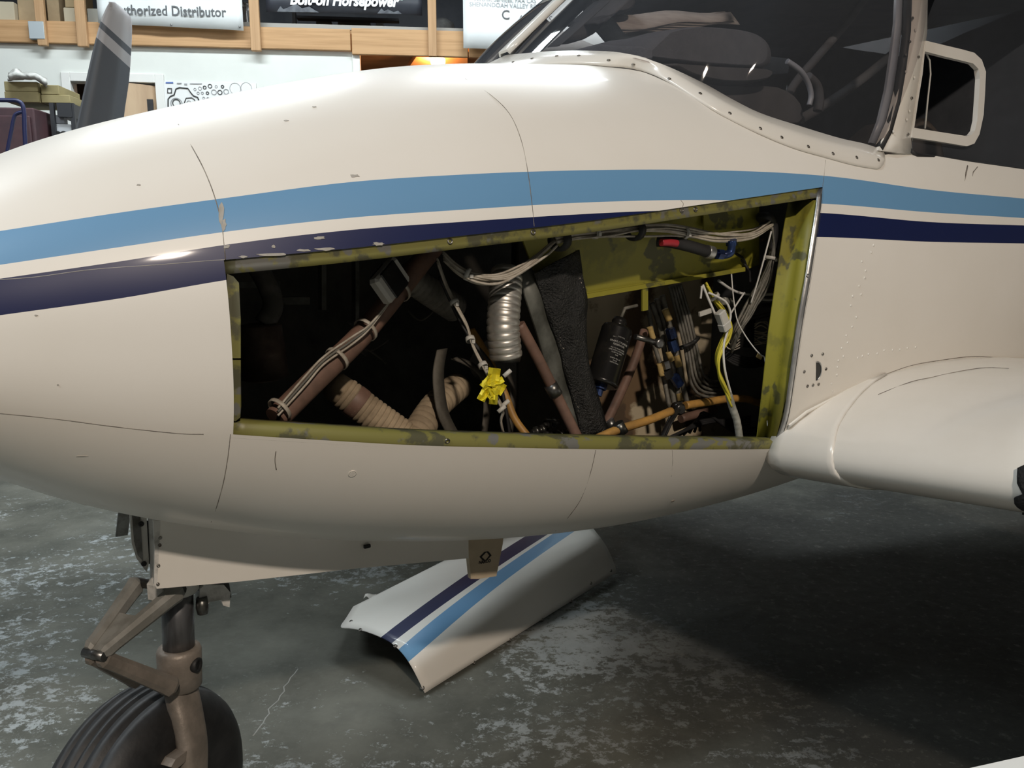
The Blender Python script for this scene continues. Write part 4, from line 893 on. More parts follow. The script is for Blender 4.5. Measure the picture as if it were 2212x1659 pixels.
# ---------------------------------------------------------------- wings
CH = 1.62
def w_le(v): return 1.125 + .03 * max(0, abs(v) - .6), .853 + .0875 * (abs(v) - .5)
def w_th(x):
    x = max(0., min(1., x)); yt = .75 * (.2969 * math.sqrt(x) - .126 * x - .3516 * x * x + .2843 * x ** 3 - .1015 * x ** 4) * 1.0
    yc = .022 * (1 - (1 - x / .45) ** 2) if x < .45 else .022 * (1 - ((x - .45) / .55) ** 2); return yc + yt, yc - yt
def wing_chord(v): return CH * (1 - .42 * max(0, (abs(v) - .5)) / 5.0)
def wing_pt(x, up, v, off=0.0):
    u0, w0 = w_le(v); c = wing_chord(v); a, b = w_th(x); p = Vector((u0 + x * c, v, w0 + (a if up else b) * c))
    if off:
        e = .004; p2 = wing_pt(x + e, up, v); p1 = wing_pt(max(0, x - e), up, v); t = (p2 - p1).normalized(); n = Vector((-t.z, 0, t.x)) * (1 if up else -1)
        if x < e: n = Vector((-1, 0, 0))
        p += n * off
    return p
XS = [1, .9, .78, .65, .52, .4, .3, .22, .15, .10, .06, .035, .018, .007, .0018]
def wing_prof(v): return [wing_pt(x, True, v) for x in XS] + [wing_pt(0, True, v)] + [wing_pt(x, False, v) for x in XS[::-1]]
def wing(sg):
    vs = [.46, .5, .53, .56, .62, .7, .8, .95, 1.2, 1.6, 2.4, 3.4, 4.4, 5.0, 5.25, 5.35]
    rows = []
    for v in vs:
        r = wing_prof(sg * v)
        if v > 4.99:
            s_ = {5.0: 1, 5.25: .8, 5.35: .45}[v]; c = wing_pt(.4, True, sg * v).lerp(wing_pt(.4, False, sg * v), .5); r = [Vector((c.x + (p.x - c.x) * (s_ * .4 + .6), p.y, c.z + (p.z - c.z) * s_)) for p in r]
        rows.append(r)
    o = MB().rings(rows).build('wing', CREAM, plane); o['label'] = 'cream low wing on the %s side' % ('near' if sg < 0 else 'far'); return o
wg = wing(-1); wing(1)
def w_in(q):
    u0, w0 = w_le(q.y); c = wing_chord(q.y); x = (q.x - u0) / c
    if x < 0 or x > 1 or q.y > -.45: return 1
    a, b = w_th(x); return max((q.z - w0) / c - a, b - (q.z - w0) / c)
def on_wing(px, py, off=0.0):
    d = aray(px, py); t = .7
    while t < 3.2:
        if w_in(EYA + d * t) < 0: break
        t += .006
    a, b = t - .006, t
    for _ in range(16):
        m = (a + b) / 2
        if w_in(EYA + d * m) < 0: b = m
        else: a = m
    q = EYA + d * b; u0, w0 = w_le(q.y); x = (q.x - u0) / wing_chord(q.y); up = (q.z - w0) / wing_chord(q.y) > sum(w_th(x)) / 2
    return (wing_pt(max(x, 0), up, q.y, off) if off else q)
# root fairing wrapped round the leading edge
fro = []
FX = [(.20, True), (.16, True), (.12, True), (.085, True), (.055, True), (.03, True), (.014, True), (.005, True), (0, True), (.005, False), (.014, False), (.03, False), (.06, False), (.10, False)]
VO_ = [.535, .545, .56, .575, .588, .60, .612, .620, .625, .63, .635, .64, .645, .65]
for (x, up), vo in zip(FX, VO_):
    fro.append([wing_pt(x, up, -(.468 + (vo - .468) * t), .0045 if t < 1 else .0008) for t in (0, .2, .4, .55, .7, .8, .9, .97, 1)])
rfa = MB().sheet(fro, -.003).build('wing_root_fairing', CREAM, plane)
def wline(P, r, m=None, name='fairing_seam', par=None): return MB().tube(spline([on_wing(x, y) for x, y in P], 4), r, 5).build(name, m or SEAM, par or wg)
seam([(1906, 811), (1967, 790), (2027, 779), (2102, 770), (2162, 774), (2212, 785)], .0008)
fl = [[skin(x, y, .002) for x, y in ((1700, 925), (1740, 893), (1786, 868), (1840, 842), (1900, 820))], [skin(x, y, .004) for x, y in ((1700, 915), (1738, 885), (1784, 862), (1838, 836), (1900, 814))]]
MB().sheet(list(zip(*fl)), .003).build('fairing_flange', CREAM, rfa)
for x, y in ((1722, 913), (1774, 881), (1826, 853), (1897, 826)):
    q = skin(x, y, .004); screw_at(q, nrm(q), .004, rfa, CREAM)
for x, y in ((2053, 783), (2180, 790)): q = skin(x, y, .001); screw_at(q, nrm(q), .004, plane, SEAM)
wline([(1897, 852), (1967, 825), (2012, 815), (2072, 802), (2129, 794), (2179, 796)], .0008)
# ragged black cover lapped over the leading edge further out
BRAG = mat('black_fabric', (.008, .008, .009), .9, c2=(.016, .016, .017), scale=60, bump=.5, bscale=200)
rg = []
rnd = random.Random(11)
for k in range(22):
    t = k / 21; x, up = ((.06 * (1 - t / .5) ** 1.5, True) if t < .5 else (.05 * ((t - .5) / .5) ** 1.4, False))
    v0 = .962 + .012 * math.sin(k * 1.3) + rnd.uniform(-.008, .008); rg.append([wing_pt(x, up, -(v0 + (1.35 - v0) * s), .006) for s in (0, .02, .1, .3, .6, 1)])
tag(MB().sheet(rg, -.004).build('ragged_black_cloth', BRAG, plane), None)
# ---------------------------------------------------------------- skin details on the fuselage side
def chip(cx, cy, rx, ry, seed, m=None, name='paint_chip', rot=0, parent=None, n=13):
    rnd = random.Random(seed); P = []
    for k in range(n):
        a = k * 2 * math.pi / n; r = rnd.uniform(.55, 1.1); dx, dy = math.cos(a) * rx * r, math.sin(a) * ry * r
        P.append(skin(cx + dx * math.cos(rot) - dy * math.sin(rot), cy + dx * math.sin(rot) + dy * math.cos(rot), .0006))
    return MB().prism(P, nrm(P[0]) * -.0012).build(name, m or CHIP, parent or fus)
for k, (x, y, rx, ry, ro) in enumerate(((766, 380, 12, 3.5, -.35), (478, 462, 7, 26, -.1), (484, 485, 6, 18, 0), (690, 514, 15, 4, .1), (590, 533, 6, 4, .6), (655, 541, 22, 3.5, -.1), (701, 538, 22, 4, -.12), (585, 550, 44, 4, -.1), (818, 527, 15, 4, -.05), (525, 555, 12, 3, -.1), (489, 533, 8, 5, 0), (300, 400, 5, 2, -.4), (78, 681, 4, 2, 0), (679, 231, 5, 1.2, -.1), (618, 261, 6, 1.2, -.2), (125, 831, 3, 1.5, 0), (176, 985, 14, .9, -.25))):
    chip(x, y, rx, ry, 40 + k, parent=fus)
for k, (pts, r_) in enumerate((([(2090, 358), (2086, 375), (2084, 392)], .0022), ([(2112, 360), (2102, 372), (2100, 388)], .0014))): 
    MB().tube([skin(x, y, -.0008) for x, y in pts], [r_, r_ * 1.2, r_ * .4], 6).build('dirt_run', SEAM, fus)
seam([(0, 604), (80, 598), (200, 582), (340, 572), (440, 564), (486, 561)], .0005, 'paint_scratch', CHIP)
RIV = [(1841, 706), (1828, 725), (1831, 740), (1822, 770), (1818, 752), (1811, 779), (1809, 793), (1808, 810), (1796, 829), (1799, 845), (1853, 773), (1863, 769), (1876, 765), (1895, 764), (1910, 757), (1928, 756), (1944, 755), (1960, 752), (1978, 750), (1850, 685), (1838, 660), (1842, 640), (1860, 636), (1856, 618), (1868, 600), (1870, 585), (1862, 565), (1882, 545), (1887, 530), (1760, 1022)]
for x, y in RIV:
    if (x, y) == (1760, 1022): continue
    q = skin(x, y, .0004); MB().lathe(q, nrm(q), [(-.001, .0030), (.0006, .0026), (.0010, .0012)], 8).build('rivet', CREAM, fus)
q = skin(761, 1023, .0004); MB().lathe(q, nrm(q), [(-.001, .0065), (.0004, .0065), (.0004, .0052), (-.0004, .005), (-.0004, .0046), (.0005, .0044)], 20).build('round_plug', CREAM, fus)
q = skin(1453, 1082, .0004); MB().lathe(q, nrm(q), [(-.001, .004), (.001, .004), (.001, .002), (-.003, .002)], 12).build('drain_hole', SEAM, fus)
# half-moon vent: dark recess, raised rim, six screws
vc = skin(1767, 800); vn = nrm(vc); vt = (skin(1767, 780) - vc).normalized(); vs_ = vn.cross(vt).normalized()
if prj(vc + vs_ * .02)[0] < prj(vc)[0]: vs_ = -vs_
hr = 22 * pxm(vc)
half = [vc + vt * hr * math.cos(a) + vs_ * hr * .75 * math.sin(a) - vs_ * hr * .3 for a in [math.pi * k / 14 for k in range(15)]]
MB().prism([p + vn * .0008 for p in half], -vn * .0012).build('vent_hole', BOXBLK, fus)
MB().tube([p + vn * .0012 for p in half[:-1]], .0014, 6).build('vent_rim', ALU, fus)
for x, y in ((1753, 768), (1777, 765), (1737, 803), (1784, 797), (1744, 834), (1768, 830), (1756, 832)):
    q = skin(x, y, .0005); screw_at(q, nrm(q), .0034, fus)
# ---------------------------------------------------------------- belly antenna
ANT = mat('antenna_beige', (.55, .45, .32), .5, c2=(.50, .41, .29), scale=20)
AV = -.09
def antp(px, py, v): return pv(px, py, v)
ao = [(1006, 1150), (1085, 1150), (1083, 1172), (1069, 1243), (1030, 1249), (1014, 1249), (1009, 1200)]
mid = [pv(x, y, AV) for x, y in ao]; c = sum(mid, Vector()) / len(mid)
rows = [[c + (p - c) * s_ + Vector((0, dv, 0)) for p in mid] for s_, dv in ((.80, -.010), (.97, -.007), (1, 0), (.97, .007), (.8, .010))]
rows = [[c + (p - c) * s_ + Vector((0, dv, 0)) for p in mid] for s_, dv in ((.985, -.007), (1, -.0055), (1, .0055), (.985, .007))]
ant = MB().rings(rows, smooth=False).build('belly_antenna', ANT, plane); ant['label'] = 'beige blade antenna under the belly with black logo'
INK = mat('black_ink', (.01, .01, .01), .6)
def decal(P, off=-.0085, v=AV): return [pv(x, y, v - .0078) for x, y in P]
og = [(1036, 1203), (1047, 1192), (1055, 1191), (1062, 1199.5), (1052, 1210), (1043.5, 1211.5)]; ig = [(1041, 1203), (1050, 1193.5), (1052, 1193.5), (1057, 1200), (1050, 1209.5), (1047.5, 1209.5)]
a = decal(og); b = decal(ig); m_ = MB(); n = 6
m_.rings([a, b, [p + Vector((0, .0015, 0)) for p in b], [p + Vector((0, .0015, 0)) for p in a]], True, False, False, True); m_.build('diamond_logo', INK, ant)
me = text_mesh('NARCO', .0118, .0004, .22, .0003); o0, ox = pv(1034, 1218.5, AV - .0078), pv(1060, 1214, AV - .0078); ex = (ox - o0); wd = max(v.co.x for v in me.vertices); ex = ex / wd; ez = Vector((0, 0, 1))
for v in me.vertices: v.co = o0 + ex * v.co.x + ez * v.co.y * .85 - Vector((0, v.co.z, 0))
put('maker_lettering', me, INK, ant)
# ---------------------------------------------------------------- nose gear
gear = empty('nose_gear'); gear.parent = plane
GEARM = mat('grimy_cast_fork', (.29, .25, .215), .5, .3, c2=(.20, .175, .15), scale=14, bump=.15, bscale=80)
LINKM = mat('painted_torque_link', (.32, .315, .295), .45, .2, c2=(.22, .215, .195), scale=16)
GWHITE = mat('white_gear_paint', (.66, .65, .62), .45, c2=(.30, .29, .27), scale=30, lo=.5, hi=.75)
SX = Vector((.010, 0, 0)); DEL = R(35); Hd = Vector((-math.cos(DEL), -math.sin(DEL), 0)); Ld = Vector((math.sin(DEL), -math.cos(DEL), 0)); Z = Vector((0, 0, 1))
SX = SX + Vector((-.006, 0, 0))
def sp(h, l, z, lean=True): return SX + Hd * h + Ld * l + Z * z + (Vector((.035, 0, 0)) * (z - .5) if lean else Vector())
MB().lathe(sp(0, 0, .50), sp(0, 0, .9) - sp(0, 0, .5), [(0, .029), (.17, .029)], 28).build('chrome_oleo', CHROME, gear)
MB().lathe(sp(0, 0, .645), sp(0, 0, .9) - sp(0, 0, .5), [(0, .036), (.006, .040), (.03, .040), (.034, .045), (.26, .045)], 24).build('strut_housing', GWHITE, gear)
MB().lathe(sp(0, 0, .452), sp(0, 0, .9) - sp(0, 0, .5), [(0, .034), (.006, .040), (.075, .041), (.082, .038), (.084, .031)], 28).build('fork_collar', GEARM, gear)
MB().lathe(sp(.0, .041, .505), Ld + Hd * -.2, [(-.01, .014), (.004, .014), (.005, .010), (.001, .009)], 16).build('collar_port', BLACK, gear)
# single curved fork leg
WC = sp(.035, -.060, .2225)
lg = [(0, .0, .475), (.004, .008, .44), (.012, .026, .40), (.018, .041, .35), (.024, .047, .30), (.030, .047, .26), (.035, .045, .21)]
q = spline([sp(*p) for p in lg], 5); rows = []
for i, p in enumerate(q):
    t = i / (len(q) - 1); d = (q[min(i + 1, len(q) - 1)] - q[max(i - 1, 0)]).normalized(); a_ = Hd; b_ = d.cross(a_).normalized(); wa, wb = .036 - .008 * t, .022 - .008 * t
    rows.append([p + a_ * wa * math.copysign(abs(math.cos(k)) ** .7, math.cos(k)) + b_ * wb * math.copysign(abs(math.sin(k)) ** .7, math.sin(k)) for k in [x * 2 * math.pi / 16 for x in range(16)]])
MB().rings(rows).build('fork_leg', GEARM, gear)
tw = sp(.062, .022, .352); MB().prism([tw + Hd * -.03 + Z * .006, tw + Hd * .012 + Z * .008, tw + Hd * .024 + Z * 0, tw + Hd * .012 - Z * .012, tw + Hd * -.03 - Z * .012], Ld * .03).build('tow_lug', GEARM, gear)
# tyre with circumferential grooves, hub
tp = []
prof = [(-.050, .092), (-.072, .105), (-.080, .130), (-.079, .160), (-.070, .188), (-.058, .204), (-.048, .2125), (-.036, .2175), (-.034, .2110), (-.030, .2110), (-.028, .2198), (-.012, .2222), (-.010, .2155), (-.006, .2155), (-.004, .2225)]
prof = [(a * 1.13, b) for a, b in prof]; prof += [(-a, b) for a, b in prof[::-1]]
n = 72; rows = []
for a, r in prof: rows.append([WC + Ld * a + (Hd * math.cos(k * 2 * math.pi / n) + Z * math.sin(k * 2 * math.pi / n)) * r for k in range(n)])
MB().rings(rows, cap=False).build('tyre', TYRE, gear)['label'] = 'black nose tyre with circumferential grooves'
MB().lathe(WC - Ld * .055, Ld, [(0, .094), (.012, .096), (.11, .096), (.118, .088), (.122, .06), (.135, .055), (.14, .03), (.155, .026), (.158, .01)], 32).build('wheel_hub', GEARM, gear)
# torque links
KNEE = .192
def link(name, h0, z0, h1, z1, w0, w1, m):
    o = None
    for s_ in (1, -1):
        a, b = sp(h0, s_ * w0, z0), sp(h1, s_ * w1, z1); d = (b - a).normalized(); nrm_ = d.cross(Ld).normalized(); rows = []
        for t, r in ((0, .013), (.05, .018), (.15, .0165), (.85, .013), (.95, .014), (1, .010)):
            p = a.lerp(b, t); rows.append([p + nrm_ * r * x + Ld * r * .75 * y for x, y in ((-1, -.5), (-.5, -1), (.5, -1), (1, -.5), (1, .5), (.5, 1), (-.5, 1), (-1, .5))])
        mb = MB().rings(rows, smooth=False)
        if o is None: o = mb.build(name, m, gear)
        else: mb.build(name + '_arm', m, gear)
    a0, a1, b0, b1 = sp(h0 + .03, w0 * .8, z0 + (z1 - z0) * .25), sp(h0 + .03, -w0 * .8, z0 + (z1 - z0) * .25), sp(h1, w1, z1), sp(h1, -w1, z1)
    MB().prism([a0.lerp(b0, .35), a1.lerp(b1, .35), b1, b0], Vector((0, 0, .006))).build(name + '_web', m, gear)
link('upper_torque_link', .045, .675, KNEE, .618, .048, .014, LINKM)
link('lower_torque_link', .060, .492, KNEE, .612, .040, .012, GEARM)
MB().tube([sp(KNEE, -.022, .615), sp(KNEE, .022, .615)], .009, 10).build('knee_bolt', STEEL, gear)
MB().tube([sp(.045, -.056, .675), sp(.045, .056, .675)], .009, 10).build('link_bolt', STEEL, gear)
MB().tube([sp(.060, -.046, .492), sp(.060, .046, .492)], .009, 10).build('link_bolt', STEEL, gear)
MB().box(sp(.03, .0, .665), (.05, .05, .045), Matrix.Rotation(DEL, 3, 'Z'), .008).build('link_lug', GWHITE, gear)
# steering stop block behind the strut
MB().prism([pv(x, y, -.02) for x, y in ((432, 1272), (440, 1266), (486, 1266), (498, 1280), (496, 1312), (482, 1308), (478, 1296), (455, 1300), (440, 1312), (430, 1306))], (0, .03, 0)).build('steering_bracket', GWHITE, gear)
MB().prism([pv(x, y, -.01) for x, y in ((425, 1262), (495, 1260), (500, 1290), (488, 1300), (480, 1282), (430, 1284))], (0, .06, 0)).build('steering_arm', BOXBLK, gear)
MB().lathe(pv(437, 1312, -.02), (0, 0, -1), [(-.02, .010), (0, .012), (.012, .010), (.014, .005)], 12).build('steering_roller', STEEL, gear)
# gear doors
DV = -.12
dp = [(346, 1122), (345, 1143), (342, 1200), (338, 1272), (520, 1256), (760, 1229), (1012, 1206), (1012, 1150), (760, 1150), (520, 1130)]
gd = slab('nose_gear_door', [(x, y, DV) for x, y in dp], .004, CREAM); gd['label'] = 'large flat cream nose gear door on the near side'
MB().prism([pv(x, y, DV - .001) for x, y in ((331, 1125), (346, 1125), (345, 1160), (339, 1272), (333, 1262), (334, 1180))], (0, .006, 0)).build('door_front_flange', GWHITE, gd)
for x, y in ((346, 1162), (345, 1178), (342, 1222), (341, 1262)): q = pv(x, y, DV - .001); screw_at(q, (0, -1, 0), .003, gd)
MB().prism([pv(x, y, DV + .1) for x, y in ((340, 1132), (420, 1145), (405, 1160), (345, 1150))], (0, .01, 0)).build('wheel_well_lip', DKBAY, plane)
fd = slab('forward_gear_door', [(278, 1070, .0), (314, 1070, .0), (322, 1215, .0), (317, 1236, .0), (296, 1208, .0), (285, 1175, .0)], .006, GWHITE)
slab('door_pan', [(285, 1110, -.002), (303, 1110, -.002), (309, 1212, -.002), (298, 1200, -.002), (290, 1170, -.002)], .004, STEEL, fd)
slab('door_slot', [(314, 1125, .005), (331, 1128, .005), (331, 1225, .005), (322, 1218, .005)], .004, BLACK, fd)
for x, y in ((305, 1132), (311, 1218)): q = pv(x, y, -.002); screw_at(q, (0, -1, 0), .005, fd, BLACK)
slab('far_gear_door', [(263, 1050, .12), (288, 1050, .12), (282, 1112, .12), (276, 1156, .12), (250, 1160, .12)], .006, mat('mottled_grey_door', (.22, .22, .21), .6, c2=(.33, .34, .33), scale=60))
q = pv(793, 1180, DV - .006); MB().box(q, (.014, .006, .007), None, .001).build('door_latch', BLACK, gd)
# ---------------------------------------------------------------- far engine: nacelle, spinner, propeller
PU, PV_, PW = .21, 1.78, 1.22
nac = []
for u, r in ((.26, .16), (.34, .26), (.55, .31), (.9, .33), (1.3, .32), (1.8, .26), (2.4, .12)): nac.append([Vector((u, PV_ + r * 1.05 * math.cos(k * math.pi / 12), PW - .06 + r * .8 * math.sin(k * math.pi / 12))) for k in range(24)])
MB().rings(nac).build('engine_nacelle', CREAM, plane)
MB().lathe((PU - .22, PV_, PW), (1, 0, 0), [(0, .005), (.03, .05), (.10, .10), (.2, .13), (.27, .14), (.28, .12)], 24).build('spinner', CREAM, plane)
def blade_mat():
    m = mat('grey_propeller_paint', (.085, .092, .105), .55); nt = m.node_tree; b = nt.nodes['Principled BSDF']
    a = nt.nodes.new('ShaderNodeAttribute'); a.attribute_name = 'tip_band'; r = nt.nodes.new('ShaderNodeValToRGB'); r.color_ramp.interpolation = 'CONSTANT'; e = r.color_ramp.elements
    pale, dark = (.40, .385, .39, 1), (.085, .092, .105, 1)
    e[0].position = 0; e[0].color = pale; e[1].position = .235; e[1].color = dark
    for p, c in ((.32, pale), (.455, dark)): x = e.new(p); x.color = c
    nt.links.new(a.outputs['Fac'], r.inputs[0]); nt.links.new(r.outputs[0], b.inputs['Base Color']); return m
BLADE = blade_mat()
# blade outline in the picture, leading and trailing edges from root to tip
LE_ = [(140, 420), (152, 330), (162, 285), (180, 200), (200, 110), (216, 50), (228, 20), (237, 4)]
TE_ = [(255, 430), (263, 340), (268, 252), (278, 180), (283, 120), (285, 50), (275, 28), (248, 4)]
ls_, ts_ = spline([pv(x, y, PV_ - .05) for x, y in LE_], 4), spline([pv(x, y, PV_ + .03) for x, y in TE_], 4)
rows = []
for a, b in zip(ls_, ts_):
    th = .018; c = (a + b) / 2; nn = (b - a).cross(Z).normalized(); rows.append([a, a.lerp(b, .3) + nn * th * .5, a.lerp(b, .6) + nn * th * .4, b, a.lerp(b, .6) - nn * th * .4, a.lerp(b, .3) - nn * th * .5])
bo = MB().rings(rows).build('propeller_blade', BLADE, plane); bo['label'] = 'grey propeller blade with two pale tip bands'
at = bo.data.attributes.new('tip_band', 'FLOAT', 'POINT')
for k, v in enumerate(bo.data.vertices):
    x, y = prj(v.co); at.data[k].value = max(0, min(1, (y - (x - 220) * .91) / 200))
hub = Vector((PU, PV_, PW)); m2 = Matrix.Translation(hub) @ Matrix.Rotation(math.pi, 4, 'X') @ Matrix.Translation(-hub)
b2 = like(bo, plane); b2.matrix_local = m2

# ---------------------------------------------------------------- loose panel on the floor, papers, cart
LC = [(763, 1310, .045), (748, 1334, .068), (736, 1354, .088), (757, 1357, .100), (785, 1362, .110), (820, 1375, .118), (850, 1392, .116), (875, 1418, .098), (895, 1450, .066), (918, 1497, .004)]
RC = [(1215, 1082, .10), (1255, 1112, .155), (1290, 1152, .165), (1310, 1180, .122), (1323, 1207, .066), (1333, 1236, .012)]
lc, rc = resample(spline([wz(*p) for p in LC], 6), 41), resample(spline([wz(*p) for p in RC], 6), 41)
rows = [[a.lerp(b, k / 30) for k in range(31)] for a, b in zip(lc, rc)]
pn = MB().sheet(rows, -.0018).build('removed_side_panel', PAINT); tag(pn, 'curved cream panel with blue stripes lying on the concrete under the belly', 'panel')
me = pn.data; ls = me.attributes.new('light_stripe', 'FLOAT', 'POINT'); ds = me.attributes.new('dark_stripe', 'FLOAT', 'POINT')
def wprj(w):
    d = w - EYE; dep = d.y * ct - d.z * st; return IW / 2 + FPX * d.x / dep, IH / 2 - FPX * (d.z * ct + d.y * st) / dep
def stripe_rows(pairs):   # arc positions (0..1 across the panel) of a stripe edge at the left and right ends
    return pairs
def arcpos(c, x):         # which fraction of the left curve has picture x
    return min(range(41), key=lambda i: abs(wprj(c[i])[0] - x)) / 40
sl = [arcpos(lc, x) for x in (822, 847, 861, 882)]
def line_pos(px, py):     # (across, along) of the panel point seen at a pixel
    best = None
    for i in range(41):
        for k in range(31):
            a, b = wprj(rows[i][k]); e = (a - px) ** 2 + (b - py) ** 2
            if best is None or e < best[0]: best = (e, i / 40, k / 30)
    return best[1], best[2]
far = [line_pos(x, y) for x, y in ((1134, 1162), (1171, 1160), (1189, 1158), (1234, 1154))]
for i in range(41):
    for k in range(31):
        s_, t_ = i / 40, k / 30; e = [sl[j] + (far[j][0] - sl[j]) * t_ / max(.3, far[j][1]) for j in range(4)]
        for base in (0, 41 * 31):
            ds.data[base + i * 31 + k].value = min(s_ - e[0], e[1] - s_); ls.data[base + i * 31 + k].value = min(s_ - e[2], e[3] - s_)
for x, y in ((780, 1361), (855, 1397), (922, 1488), (1017, 1430), (1095, 1381), (1167, 1338), (1230, 1298), (1281, 1263), (1326, 1232), (753, 1343)):
    i, k = line_pos(x, y); p = rows[int(i * 40)][int(k * 30)]
    MB().lathe(p, Vector((-.1, -.5, .85)), [(-.004, .006), (.001, .006), (.002, .0045), (-.001, .003)], 10).build('panel_fastener', SCREW, pn)
cl = MB(); p0 = rows[0][1]
cl.sheet([[p0 + Vector((.0 + k * .008, .02 + j * .012, .004 + .010 * math.sin(k * 1.2) * (1 - j / 4))) for k in range(6)] for j in range(4)], .002); cl.build('torn_corner', PAINT, pn)
pap = empty('folded_paper_chart', to_w(pv(1440, 52, -.02)), PSI); tag(pap, 'crumpled white paper charts lying on the dark glareshield', 'paper')
PAPM = mat('paper', (.62, .60, .57), .8, c2=(.50, .48, .46), scale=12, stretch=(1, 1, 6)); base_p = pv(1440, 52, -.02)
for k in range(5):
    g = []
    for i in range(5):
        g.append([pv(1318 + j * 24 + k * 4 + i * 6, 30 + i * 8.5 + k * 2.5 + 4 * math.sin(j * .9 + k) - j * (.6 if i < 2 else 2.2), -.03 - i * .008 + k * .002) - base_p for j in range(11 - k % 2)])
    MB().sheet(g, .0008).build('paper_sheet', PAPM, pap)
ctp = wz(2140, 1645, .72)
cart = empty('white_rolling_cart', (ctp.x, ctp.y, 0), R(14)); tag(cart, 'white rolling cart at the lower right corner of the photo', 'cart')
CARTM = mat('white_powder_coat', (.75, .77, .76), .4)
ctx = wz(2068, 1659, .72); ct2 = wz(2212, 1627, .72); dv_ = (ct2 - ctx).normalized(); nn_ = Vector((-dv_.y, dv_.x, 0)); cart.rotation_euler = (0, 0, math.atan2(dv_.y, dv_.x)); cart.location = (ctx.x, ctx.y, 0)
MB().box((.26, -.196, .705), (.62, .40, .03), None, .008).build('cart_top', CARTM, cart)
for a in (.02, .58):
    for b in (-.03, -.37):
        MB().tube([(a, b, .06), (a, b, .70)], .012, 10).build('cart_leg', CARTM, cart); MB().lathe((a, b - .012, .032), (0, 1, 0), [(0, .02), (.002, .032), (.022, .032), (.024, .02)], 14).build('caster', BLACK, cart)
MB().box((.30, -.20, .25), (.56, .36, .02), None, .006).build('cart_shelf', CARTM, cart)
# ---------------------------------------------------------------- banners and poster on the mezzanine front
def on_wall(me, p, size=1.0):   # lay lettering (x right, y up) on the wall starting at point p
    for v in me.vertices: v.co = p + WX * v.co.x + Vector((0, 0, v.co.y)) + WN * v.co.z
    me.update(); return me
BANW = mat('white_vinyl', (.72, .75, .75), .55, c2=(.69, .72, .72), scale=2); BANK = mat('dark_navy_vinyl', (.020, .024, .034), .45, c2=(.034, .038, .05), scale=3)
GREYINK = mat('grey_ink', (.09, .095, .10), .6); PALEINK = mat('pale_grey_ink', (.34, .36, .37), .6); WINK = mat('white_print', (.78, .80, .82), .6)
def banner(x0p, x1p, zbp, ztop, off, m, name, lab, wav=.006):
    x0, x1 = wx(x0p[0], x0p[1], off), wx(x1p[0], x1p[1], off); z0, z1 = wzz(*x0p, off), wzz(*x1p, off); g = []
    for i in range(7):
        r = []
        for k in range(25):
            t = k / 24; zb = z0 + (z1 - z0) * t; z = zb + (ztop - zb) * i / 6; r.append(WP + WX * (x0 + (x1 - x0) * t) + WN * (off + wav * math.sin(t * 17) * (1 - i / 6)) + Vector((0, 0, z)))
        g.append(r)
    return tag(MB().sheet(g, .003, WN).build(name, m), lab, 'banner')
bn = banner((213, 50), (526, 66), None, 3.9, .12, BANW, 'vinyl_banner', 'white banner reading Authorized Distributor hung on the mezzanine beam')
me = text_mesh('Authorized Distributor', .1145, .001, 0, .0016, space=1.02); wtx = max(v.co.x for v in me.vertices); a_, b_ = pw(243, 30.5, .13), pw(489, 36.5, .13); s_ = (b_ - a_).length / wtx
for v in me.vertices: v.co.x *= s_; v.co.y *= s_ * 1.18
d_ = (b_ - a_).normalized()
for v in me.vertices: v.co = a_ + d_ * v.co.x + Vector((0, 0, v.co.y)) + WN * v.co.z
for m_ in split_gap(me): put('banner_lettering', m_, GREYINK, bn)
for x, y in ((370, 54), (518, 58)): MB().lathe(pw(x, y, .127), WN, [(0, .009), (.004, .009), (.005, .005)], 12).build('eyelet', STEEL, bn)
bk = banner((575, 26), (912, 33), None, 3.9, .03, BANK, 'dark_banner', 'dark banner with white slogan Bolt-on Horsepower between the posts', .012)
me = text_mesh('Bolt-on Horsepower"', .11, .001, .25, .0045); wtx = max(v.co.x for v in me.vertices); a_, b_ = pw(626, 9, .045), pw(873, 14.5, .045); s_ = (b_ - a_).length / wtx; d_ = (b_ - a_).normalized()
for v in me.vertices: v.co = a_ + d_ * v.co.x * s_ + Vector((0, 0, v.co.y * s_ * 1.15)) + WN * v.co.z
put('banner_lettering', me, WINK, bk)
SMK = mat('printed_smoke', (.10, .11, .125), .5, c2=(.03, .034, .045), scale=14, lo=.4, hi=.65)
for P in (((598, 25), (606, 13), (612, 20), (622, 16), (640, 8), (652, 18), (668, 14), (680, 22), (690, 27)), ((815, 29), (824, 18), (830, 24), (838, 20), (850, 26), (860, 23), (868, 30))):
    MB().prism([pw(x, y, .046) for x, y in P], WN * -.002).build('smoke_print', SMK, bk)
bw = banner((1001, 104), (1420, 120), None, 3.9, .13, BANW, 'aviation_banner', 'tall white banner with grey aviation lettering behind the windscreen')
for t_, (x, y), hgt, m_, sh_ in (('Aircraft Services, FAA CRS', (1025, 2.2), .050, PALEINK, 0), ('SHENANDOAH VALLEY REGIONAL', (1014, 13.5), .050, PALEINK, 0), ('Aviation Services', (1118, 46), .075, GREYINK, .2), ('SHD', (1104, 74), .085, PALEINK, .2)):
    me = text_mesh(t_, hgt, .001, sh_); on_wall(me, pw(x, y, .136)); put('banner_lettering', me, m_, bw)
me = text_mesh('C', .11, .001); on_wall(me, pw(1083, 41, .136)); put('banner_lettering', me, GREYINK, bw)
